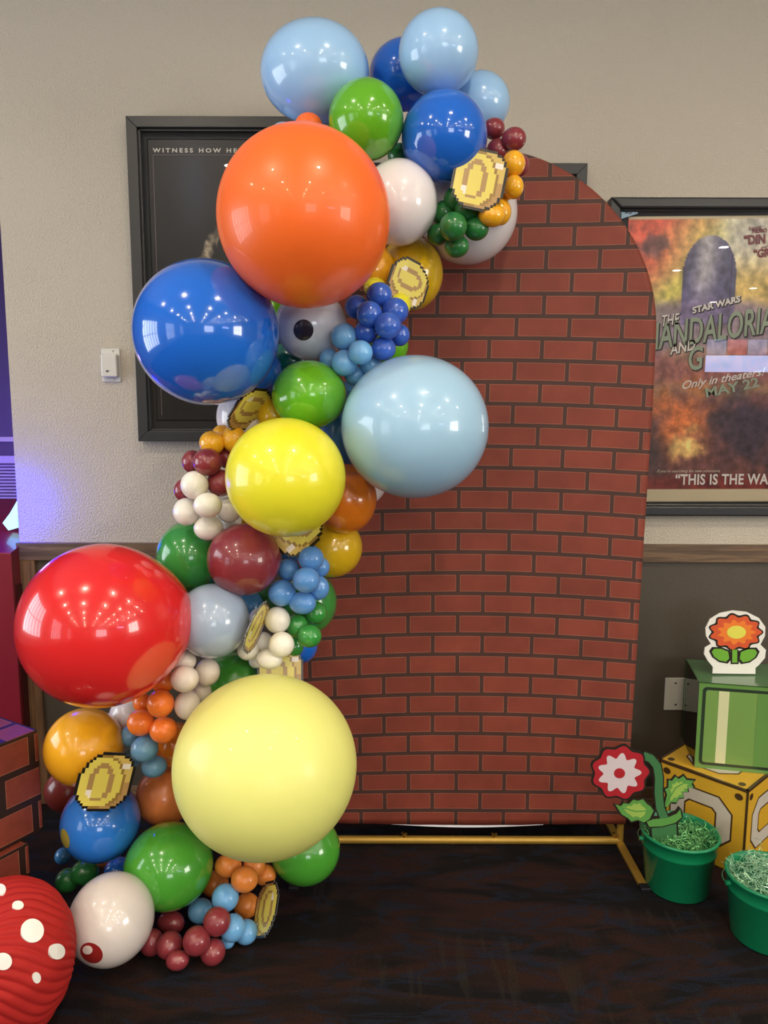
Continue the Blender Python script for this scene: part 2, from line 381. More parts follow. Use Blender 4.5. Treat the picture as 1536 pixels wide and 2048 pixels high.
# left poster: near-black picture with a thin keyline
c = at(252, 232.5, WY-.04); d = at(277, 882.5, WY-.04); fx0 = (c.x+d.x)/2
p1 = frame('framed_poster', fx0, fx0+.76, d.z, c.z, 'black framed dark poster behind the orange and blue giant balloons, lettering along its top')
PY = WY-.010
def art1(u, v):
    n = FB(u*3, v*4, 3); b = (24, 21, 24)
    b = mixc(b, (52, 58, 80), .8*sm(.30, .0, math.hypot((u-.24)*1.6, v-.15)))  # blue sheen painted into the ink at upper left
    b = mixc(b, (46, 36, 34), .8*sm(.5, .0, math.hypot(u-.75, v-.3)))
    b = mixc(b, (60, 56, 60), max(0, n)*.5)
    dd = abs(math.hypot((u-.60)*1.0, (v-.52)*1.25)-.335)             # pale rocky crescent
    if u < .7 and v < .5: b = mixc(b, (205, 188, 160), min(1, sm(.045, .02, dd+.04*abs(FB(u*12, v*12, 9)))*sm(.22, .30, v)*(.7+.8*max(-.4, FB(u*24, v*24, 5)))))
    return b
m_art1 = art_mat('printed dark poster')
A = at(298, 292, PY); Bx = fx0+.76-.075
za = at(298, 285, PY).z; zb = d.z+.072
o = ink_sheet('poster_sheet', art1, Vector((fx0+.058, PY, za+.012)), Vector((Bx+.01, PY, za+.012)), Vector((fx0+.058, PY, zb)), Vector((Bx+.01, PY, zb)), 150, 220, m_art1, p1)
q = MB(); kz = at(400, 310.5, PY).z; kx = at(306, 330, PY).x
q.box(kx, Bx-.01, PY-.0016, PY-.001, kz-.001, kz+.001); q.box(kx, kx+.002, PY-.0016, PY-.001, zb+.02, kz); q.build('keyline', mat('keyline ink', (130, 115, 120), .5), p1)
m_ink = mat('white lettering ink', (225, 222, 215), .5)
text_mesh('heading', 'WITNESS HOW HE', at(306, 304.5, PY-.0012), 7.6*mpp(300, PY), m_ink, p1, spacing=1.5, sx=1.30, bold=.0006)

# middle poster, almost wholly hidden by the brick backdrop
e = at(1175, 327, WY-.04)
p2 = frame('framed_poster', e.x-.76, e.x, e.z-1.10, e.z, 'black framed pale poster hidden behind the brick arch, only its top right corner showing')
q = MB(); q.box(e.x-.71, e.x-.046, PY-.001, PY, e.z-1.05, e.z-.05); q.build('poster_sheet', mat('pale grey blue paper', (150, 158, 165), .5), p2)

# right poster: warm abstract picture with lettering
g1 = at(1221, 394, WY-.04); g2 = at(1294, 1032, WY-.04)
p3 = frame('framed_poster', g1.x, g1.x+.80, g2.z, g1.z, 'black framed red and yellow film poster at the right edge, full of slanted lettering', bevel=.006)
def art3(u, v):
    # u 0..1 across the sheet, v 0..1 down; generic clouds of colour, no figures
    n = FB(u*3.2, v*4.5, 1.0); n2 = FB(u*9, v*12, 4.0); n3 = FB(u*26, v*36, 7.0)
    c = (176, 152, 92)
    c = mixc(c, (182, 80, 62), sm(.42, .12, u*.9+v*.9+.08*n))                # red upper left
    c = mixc(c, (176, 168, 148), sm(.08, .02, abs(u-.58-.1*n+ (v-.08)*1.1)-.0)*.8)
    c = mixc(c, (176, 170, 80), sm(.14, .0, abs((u+v*1.15)-.55+.08*n))*.75)  # yellow ray
    c = mixc(c, (168, 165, 155), sm(.30, .50, u+.05*n-.05)*sm(.24, .1, v)*.9)       # pale upper right
    # a plain rounded grey dome
    du, dv = (u-.42)/.135, (v-.20)/.135
    inside = (du*du+dv*dv < 1 and dv < 0) or (abs(du) < 1 and 0 <= dv < 1.25)
    if inside:
        k = .5+.5*math.cos(du*3.2+.6+n); c = mixc((74, 72, 96), (150, 146, 152), k*k); c = mixc(c, (104, 92, 150), .45*sm(1.0, -.6, du+.0)*sm(-.1, .8, dv))
    c = mixc(c, (112, 98, 128), sm(.27, .33, v+.03*n)*sm(.52, .42, v)*.75*sm(-.05, .2, u))   # violet band under the dome
    c = mixc(c, (120, 60, 70), sm(.43, .5, v+.03*n)*sm(.62, .55, v)*.75)
    c = mixc(c, (96, 60, 56), sm(.55, .66, v+.04*n2))
    c = mixc(c, (196, 108, 54), sm(.25, .0, math.hypot((u-.30)*.9, (v-.70)*1.3)+.12*n2))
    c = mixc(c, (224, 182, 110), sm(.12, .0, math.hypot((u-.36), (v-.80)*1.5)+.10*n2))
    c = mixc(c, (62, 46, 46), sm(.16, .06, math.hypot((u-.12), (v-.83)*1.2)+.06*n2)*.9)
    c = mixc(c, (54, 44, 56), sm(.20, .08, math.hypot((u-.68)*.8, (v-.74)*1.2)+.10*n2)*.85)
    c = mixc(c, (106, 40, 36), sm(.885, .93, v+.01*n))
    c = mixc(c, (74, 60, 66), sm(.10, .03, math.hypot((u-.10)*.7, (v-.10)*1.6)+.08*n2)*.7)
    f = 1+.26*n3+.12*n2+.22*(sm(.02, .0, abs(n3))-.3)*sm(.3, .5, v)
    c = tuple(min(255, max(0, x*f*1.2+6)) for x in c)
    if v > .955 or v < .012: c = (206, 192, 160)
    return c
sh = [at(1257, 433, PY), None, at(1262, 1004, PY), None]
wS = .69
o = ink_sheet('poster_sheet', art3, sh[0], sh[0]+Vector((wS, 0, .008)), Vector((sh[0].x, PY, sh[2].z)), Vector((sh[0].x+wS, PY, sh[2].z+.004)), 170, 250, art_mat('printed warm poster', .3), p3)
M = lambda y: mpp(y, PY)
m_in = {k: mat('ink '+k, c, .5) for k, c in dict(white=(226, 220, 214), maroon=(122, 44, 50), sage=(150, 164, 142), cream=(214, 196, 178), black=(40, 28, 30)).items()}
def T(name, s, x, y, hpx, ink, ang, **kw):
    return text_mesh(name, s, at(x, y, PY-(.0016 if 'shadow' in name else .0026)), hpx*M(y), m_in[ink], p3, math.radians(ang), **kw)
T('credit_lettering', 'Starring', 1497, 461, 7, 'maroon', 10, shear=.3, sx=.8)
T('credit_lettering', 'PEDRO P', 1505, 466, 7, 'maroon', 4, sx=.9, bold=.0006)
T('credit_lettering', '\u201cDIN D', 1488, 489, 17, 'maroon', 4, bold=.0016, sx=.8)
T('credit_lettering', 'and', 1522, 497, 6, 'maroon', 6, shear=.3)
T('credit_lettering', '\u201cGR', 1507, 515, 15, 'maroon', 4, bold=.0014, sx=.85)
T('title_shadow', 'STAR WARS', 1386.5, 628.2, 11.5, 'black', 14, sx=1.08, shear=.15, bold=.0024)
T('title_lettering', 'STAR WARS', 1385, 627, 11.5, 'white', 14, bold=.0012, sx=1.08, shear=.15)
T('title_shadow', 'THE', 1322.5, 654.2, 21, 'black', 8, shear=.35, sx=.64, bold=.0024)
T('title_lettering', 'THE', 1321, 653, 21, 'white', 8, shear=.35, sx=.64, bold=.0008)
T('title_shadow', 'MANDALORIAN', 1288.5, 704, 50, 'black', 8.5, shear=.28, sx=.555, bold=.003)
T('title_lettering', 'MANDALORIAN', 1286, 702, 50, 'sage', 8.5, shear=.28, sx=.555, bold=.002)
T('title_shadow', 'AND', 1341.5, 711.2, 20, 'black', 13, shear=.35, sx=.80, bold=.0024)
T('title_lettering', 'AND', 1340, 710, 20, 'white', 13, shear=.35, sx=.80, bold=.0010)
T('title_shadow', 'G', 1376, 743, 44, 'black', 8, shear=.25, sx=.66, bold=.003)
T('title_lettering', 'G', 1374, 741, 44, 'sage', 8, shear=.25, sx=.66, bold=.002)
T('slogan_lettering', 'Only in theaters!', 1361, 779, 15, 'white', 10, shear=.45, sx=1.12, bold=.0005)
T('slogan_lettering', 'MAY 22', 1411, 795, 18, 'sage', 12, sx=1.25, bold=.0014)
T('slogan_lettering', 'If you\u2019re searching for new adventure', 1313, 945, 5.6, 'cream', 0.5, shear=.4, sx=1.02)
T('slogan_lettering', '\u201cTHIS IS THE WAY\u201d', 1350, 969, 20, 'white', 0.5, sx=.80, bold=.0014, spacing=1.06)
# pale blue panel with mirrored lettering, imitating a sign's reflection in the glass
refl = MB(); refl.prism([at(1242, 416, PY-.0135), at(1242, 438, PY-.0135), at(1276, 427, PY-.0135), at(1276, 416, PY-.0135)], .0008, (0, -1, 0))
so = refl.build('sign_reflection', mat('pale blue reflection', (168, 198, 222), .6), p3)
text_mesh('reflection_lettering', 'Cha', at(1264, 428, PY-.0138), 8*M(427), m_in['black'], so, math.radians(-6), mirror=True, sx=.75, bold=.0004)

# ---------------------------------------------------------------- wall plates
m_plate = mat('white plastic plate', (205, 203, 198), .35); m_steel = mat('screw steel', (200, 196, 186), .25, metal=1)
a = at(203, 697, WY); b2 = at(243, 764, WY)
ts = empty('wall_sensor', ((a.x+b2.x)/2, WY, b2.z), 'white wall plate with a small white sensor box beside the left poster', 'wall sensor')
q = MB(); q.box(a.x, b2.x, WY-.006, WY, b2.z, a.z); q.build('plate', m_plate, ts, .002)
a3 = at(201, 708, WY-.03); b3 = at(235, 754, WY-.03)
q = MB(); q.box(a3.x, b3.x, WY-.034, WY-.006, b3.z, a3.z); q.build('sensor_box', m_plate, ts, .005)
text_mesh('mark_lettering', 'RF', at(212, 744, WY-.0345), 3.4*mpp(744, WY), m_in['black'], ts, bold=.0004, sx=1.1)
for yy in (702, 759):
    q = MB(); s_ = at(226, yy, WY-.006); q.tube([s_, s_+Vector((0, -.0015, 0))], .0032, 12); q.build('screw', m_steel, ts)
a = at(1330, 1355, WY-.004); b2 = at(1372, 1419, WY-.004)
bp = empty('blank_wall_plate', ((a.x+b2.x)/2, WY, b2.z), 'blank grey wall plate with two screws left of the green box', 'wall plate')
q = MB(); q.box(a.x, b2.x, WY-.011, WY-.004, b2.z, a.z); q.build('plate', mat('grey steel plate', (190, 187, 176), .4), bp, .002)
for yy in (1366, 1409):
    s_ = at(1351, yy, WY-.011); q = MB(); q.tube([s_, s_+Vector((0, -.002, 0))], .0035, 12); q.build('screw', m_steel, bp)
# ---------------------------------------------------------------- arched brick backdrop
BY = 2.42
ac = at(939, 670, BY); AX = ac.x; AZ = ac.z; AR = .584; AH = at(939, 297, BY).z-AZ; ZB = at(900, 1645, BY).z; BW = .560
def half(z):
    if z >= AZ: return AR*math.sqrt(max(0, 1-((z-AZ)/AH)**2))
    return BW+(AR-BW)*min(1, (z-ZB)/(AZ-ZB)*1.15)
def brick_mat(name, c1, c2, mort, bw, rh, ms, uv='brick', rough=.6):
    m = mat(name, c1, rough, spec=.3); p = m.node_tree.nodes['Principled BSDF']
    u = N(m, 'ShaderNodeUVMap', uv_map=uv); b = N(m, 'ShaderNodeTexBrick', offset=.5, squash=1.0)
    b.inputs['Color1'].default_value = srgb(c1); b.inputs['Color2'].default_value = srgb(c2); b.inputs['Mortar'].default_value = srgb(mort)
    b.inputs['Scale'].default_value = 1; b.inputs['Mortar Size'].default_value = ms; b.inputs['Mortar Smooth'].default_value = .08
    b.inputs['Bias'].default_value = 0; b.inputs['Brick Width'].default_value = bw; b.inputs['Row Height'].default_value = rh
    L(m, u.outputs[0], b.inputs['Vector'])
    b2 = N(m, 'ShaderNodeTexBrick', offset=.5, squash=1.0)        # thin lighter outline printed round each brick
    for k_ in ('Color1', 'Color2'): b2.inputs[k_].default_value = (0, 0, 0, 1)
    b2.inputs['Mortar'].default_value = (1, 1, 1, 1); b2.inputs['Scale'].default_value = 1; b2.inputs['Mortar Size'].default_value = ms+bw*.008; b2.inputs['Mortar Smooth'].default_value = .05
    b2.inputs['Brick Width'].default_value = bw; b2.inputs['Row Height'].default_value = rh; L(m, u.outputs[0], b2.inputs['Vector'])
    sb = N(m, 'ShaderNodeMath', operation='SUBTRACT', use_clamp=True); L(m, b2.outputs['Fac'], sb.inputs[0]); L(m, b.outputs['Fac'], sb.inputs[1])
    sc2 = N(m, 'ShaderNodeMath', operation='MULTIPLY'); sc2.inputs[1].default_value = .3; L(m, sb.outputs[0], sc2.inputs[0])
    mo = N(m, 'ShaderNodeMix', data_type='RGBA'); mo.inputs['B'].default_value = srgb((205, 150, 120)); L(m, sc2.outputs[0], mo.inputs['Factor']); L(m, b.outputs['Color'], mo.inputs['A'])
    n = N(m, 'ShaderNodeTexNoise', i_Scale=9.0, i_Detail=3.0); L(m, u.outputs[0], n.inputs['Vector'])
    mr = N(m, 'ShaderNodeMapRange', i_From_Min=.3, i_From_Max=.7, i_To_Min=.88, i_To_Max=1.12); L(m, n.outputs['Fac'], mr.inputs['Value'])
    vm = N(m, 'ShaderNodeVectorMath', operation='SCALE'); L(m, mo.outputs['Result'], vm.inputs[0]); L(m, mr.outputs[0], vm.inputs['Scale'])
    L(m, vm.outputs[0], p.inputs['Base Color']); return m
m_cloth = brick_mat('printed brick cloth', (126, 58, 44), (119, 54, 41), (70, 45, 39), .1668, .0673, .0070)
m_side_cloth = mat('brick red cloth edge', (150, 64, 46), .6)
m_gold = mat('gold painted steel', (172, 136, 58), .42, metal=.5); m_goldbright = mat('bright gold screw', (225, 190, 110), .25, metal=1)
bd = empty('arch_backdrop', (AX, BY, 0), 'tall arched photo backdrop printed with red bricks on a gold stand', 'backdrop')
me = bpy.data.meshes.new('fabric_cover'); vs = []; fs = []; NX, NZ = 60, 110
zs = [ZB+(AZ-ZB)*j/70 for j in range(70)]+[AZ+AH*math.sin(math.pi/2*j/(NZ-70)) for j in range(NZ-70+1)]
z0j = at(1100, 407.3, BY).z; x0j = at(1042.4, 385, BY).x
zq0, zq1, zq2 = (at(1100, y_, BY).z for y_ in (385, 915, 1620))     # the print narrows a little towards the floor
def cloth_pt(x, z, y):
    wr = .0
    ex = max(0, (x-AX)/.56-.55)/.45; ez = max(0, min(1, 1-abs(z-.42)/.35))
    wr += .006*ex*ez*noise.noise(Vector((x*9, z*26+x*14, 2)))
    wr += .003*noise.noise(Vector((x*3, z*2, 5)))
    lb = max(0, 1-(z-ZB)/.05); wr += .004*lb*noise.noise(Vector((x*14, 0, 8)))
    return Vector((x, y+wr, z))
def drop(x, z):   # the stretched print sags towards the sides
    k = -.04+.09*sm(2.15, 1.45, z)+.03*sm(1.4, .9, z)-.06*sm(.45, .1, z)
    return k*(x-AX)**2
for j, z in enumerate(zs):
    h = max(half(z), .0005)
    zz = z + (.010*(1-math.cos((0)))) 
    for i in range(NX+1):
        x = AX+h*(2*i/NX-1)
        zb = z+(.006*math.sin((x-AX)*2.6)**2 if j == 0 else 0)
        vs.append(cloth_pt(x, zb, BY-.016))
for j in range(NZ):
    for i in range(NX):
        fs.append((j*(NX+1)+i, j*(NX+1)+i+1, (j+1)*(NX+1)+i+1, (j+1)*(NX+1)+i))
nb = len(vs)
rim = [0*(NX+1)+i for i in range(NX+1)]+[j*(NX+1)+NX for j in range(1, NZ+1)]+[NZ*(NX+1)+i for i in range(NX-1, -1, -1)]+[j*(NX+1) for j in range(NZ-1, 0, -1)]
for r in rim: vs.append(vs[r]+Vector((0, .032, 0)))
R_ = len(rim)
for k in range(R_): fs.append((rim[(k+1) % R_], rim[k], nb+k, nb+(k+1) % R_))
fs.append(tuple(nb+k for k in range(R_)))
me.from_pydata([tuple(v) for v in vs], [], fs)
uvl = me.uv_layers.new(name='brick')
for lp in me.loops:
    v = me.vertices[lp.vertex_index].co
    
    zz = v.z+drop(v.x, v.z)-drop(at(1100, 407, BY).x, z0j)
    vv = (zz-z0j)/1.006 if zz > zq1 else (zq1-z0j)/1.006+(zz-zq1)/1.022
    t1 = min(1, max(0, (zq0-zz)/(zq0-zq1))); t2 = min(1.1, max(0, (zq1-zz)/(zq1-zq2)))
    uvl.data[lp.index].uv = ((v.x-x0j+.0147*t1-.0047*t2)/(1-.01*t1-.02*t2)+.1668*20.5, vv+.0673*40)
me.materials.append(m_cloth); me.materials.append(m_side_cloth)
for p in me.polygons[NX*NZ:]: p.material_index = 1
for p in me.polygons[:NX*NZ]: p.use_smooth = True
link('fabric_cover', me, bd)
q = MB()
for k in range(24):
    xa = AX-.24+.52*k/24; xb = AX-.24+.52*(k+1)/24
    za_ = ZB-.010*math.sin(math.pi*k/24); zb_ = ZB-.010*math.sin(math.pi*(k+1)/24)
    q.hexa([(xa, BY-.012, za_-.001), (xb, BY-.012, zb_-.001), (xb, BY-.009, zb_-.001), (xa, BY-.009, za_-.001), (xa, BY-.012, ZB+.012), (xb, BY-.012, ZB+.012), (xb, BY-.009, ZB+.012), (xa, BY-.009, ZB+.012)])
q.build('lining', mat('white cloth lining', (235, 232, 238), .6), bd)
XR = at(1243, 1684, BY-.02).x; XL = 2*AX-XR; TR = .0135; ZT = .016
q = MB(); q.tube([(XL, BY, ZT), (XR, BY, ZT)], TR, 20)
for jx in (795, 905): x = at(jx, 1684, BY).x; q.tube([(x-.002, BY, ZT), (x+.002, BY, ZT)], TR+.0012, 20)
q.build('base_tube', m_gold, bd)
for x in (XL, XR):
    q = MB(); q.tube([(x, BY, .004), (x, BY, ZB+.12)], .012, 16); q.build('upright', m_gold, bd)
    q = MB(); q.hexa([(x-.012, BY-.235, .0), (x+.014, BY-.235, .0), (x+.014, BY+.17, .0), (x-.012, BY+.17, .0), (x-.012, BY-.235, .012), (x+.014, BY-.235, .012), (x+.014, BY+.17, .012), (x-.012, BY+.17, .012)])
    q.build('foot', m_gold, bd, .002)
    q = MB(); q.hexa([(x-.014, BY-.262, 0), (x+.018, BY-.262, 0), (x+.018, BY-.234, 0), (x-.014, BY-.234, 0), (x-.014, BY-.262, .013), (x+.018, BY-.262, .013), (x+.018, BY-.234, .014), (x-.014, BY-.234, .014)])
    q.build('foot_cap', m_blk, bd, .002)
q = MB()
ns = 24
for wx in (808, 988, 1231):
    x = at(wx, 1672, BY-.012).x; q = MB()
    q.tube([(x, BY-.004, ZT+.01), (x, BY-.008, ZT+.024)], .004, 10)
    q.tube([(x, BY-.008, ZT+.018), (x-.006, BY-.010, ZT+.034)], [.0025, .0045], 10)
    q.tube([(x, BY-.008, ZT+.018), (x+.010, BY-.010, ZT+.030)], [.0025, .0045], 10)
    q.build('wing_nut', m_goldbright, bd)

# ---------------------------------------------------------------- balloons
def balloon_mesh(name, seg, rings, egg=0.0):
    prof = []
    for i in range(rings+1):
        t = math.pi*i/rings
        y = -math.cos(t); r = math.sin(t)
        prof.append((r, y))
    # neck pulled out at the tied end (+Y)
    prof = [p for p in prof if p[1] < .955]
    prof += [(.22, .985), (.14, 1.03), (.085, 1.07), (.06, 1.10), (.085, 1.125), (.09, 1.145), (.05, 1.16), (.09, 1.19), (.13, 1.22), (.0001, 1.215)]
    vs = []; fs = []
    for r, y in prof:
        if egg: y2 = y; r = r*(1-egg*max(0, y)**2)
        for k in range(seg):
            a = 2*math.pi*k/seg; vs.append((r*math.cos(a), y*(1+egg*max(0, y)), r*math.sin(a)))
    for i in range(len(prof)-1):
        for k in range(seg):
            k2 = (k+1) % seg; fs.append((i*seg+k, i*seg+k2, (i+1)*seg+k2, (i+1)*seg+k))
    me = bpy.data.meshes.new(name); me.from_pydata(vs, [], fs)
    for p in me.polygons: p.use_smooth = True
    me.materials.append(None); return me
meshes = {'big': balloon_mesh('balloon big', 96, 64), 'small': balloon_mesh('balloon small', 48, 28), 'egg': balloon_mesh('balloon egg', 96, 64, .10)}
# colour of the latex, roughness, gloss
LAT = dict(
 ltblue=((170, 214, 255), .22, .8), ltblue2=((168, 208, 238), .25, .7), blue=((34, 110, 222), .14, 1), blue2=((44, 122, 218), .16, 1), royal=((58, 102, 205), .25, .7),
 lime=((104, 184, 38), .20, .9), green=((58, 150, 66), .22, .9), green2=((68, 150, 48), .25, .8), green3=((80, 168, 56), .20, .9), dkgreen=((46, 122, 60), .3, .6), teal=((20, 112, 96), .3, .6),
 orange=((255, 116, 44), .38, .25), orange2=((236, 130, 32), .22, .8), orange3=((255, 132, 50), .3, .5), orange4=((228, 136, 60), .32, .4), brownor=((216, 124, 66), .3, .5),
 white=((242, 236, 238), .22, .8), white2=((226, 217, 213), .2, .9), ivory=((244, 240, 230), .35, .5), pearl=((226, 232, 246), .2, .8), pearl2=((166, 184, 210), .22, .8), pearlw=((232, 220, 208), .3, .6),
 mustard=((226, 184, 32), .20, .8), marigold=((250, 182, 36), .25, .8), yellow=((240, 234, 52), .3, .5), paleyellow=((238, 238, 140), .42, .15), steel=((70, 134, 188), .3, .5), steelt=((108, 156, 190), .3, .5),
 maroon=((142, 54, 62), .3, .7), dkred=((146, 56, 48), .3, .5), red=((224, 42, 44), .20, .8), cornlt=((116, 180, 234), .3, .6), cornblue=((96, 156, 226), .3, .6))
def latex(k):
    c, r, g = LAT[k]; n = 'latex '+k
    if n in MATS: return MATS[n]
    m = mat(n, c, r, coat=g, spec=.45, sss=.0, coatr=.04)
    # thin latex lets a little light through
    nt = m.node_tree; p = nt.nodes['Principled BSDF']
    tr = N(m, 'ShaderNodeBsdfTranslucent'); tr.inputs[0].default_value = srgb(c); x = N(m, 'ShaderNodeMixShader'); x.inputs[0].default_value = .14
    L(m, p.outputs[0], x.inputs[1]); L(m, tr.outputs[0], x.inputs[2]); L(m, x.outputs[0], nt.nodes['Material Output'].inputs['Surface'])
    return m
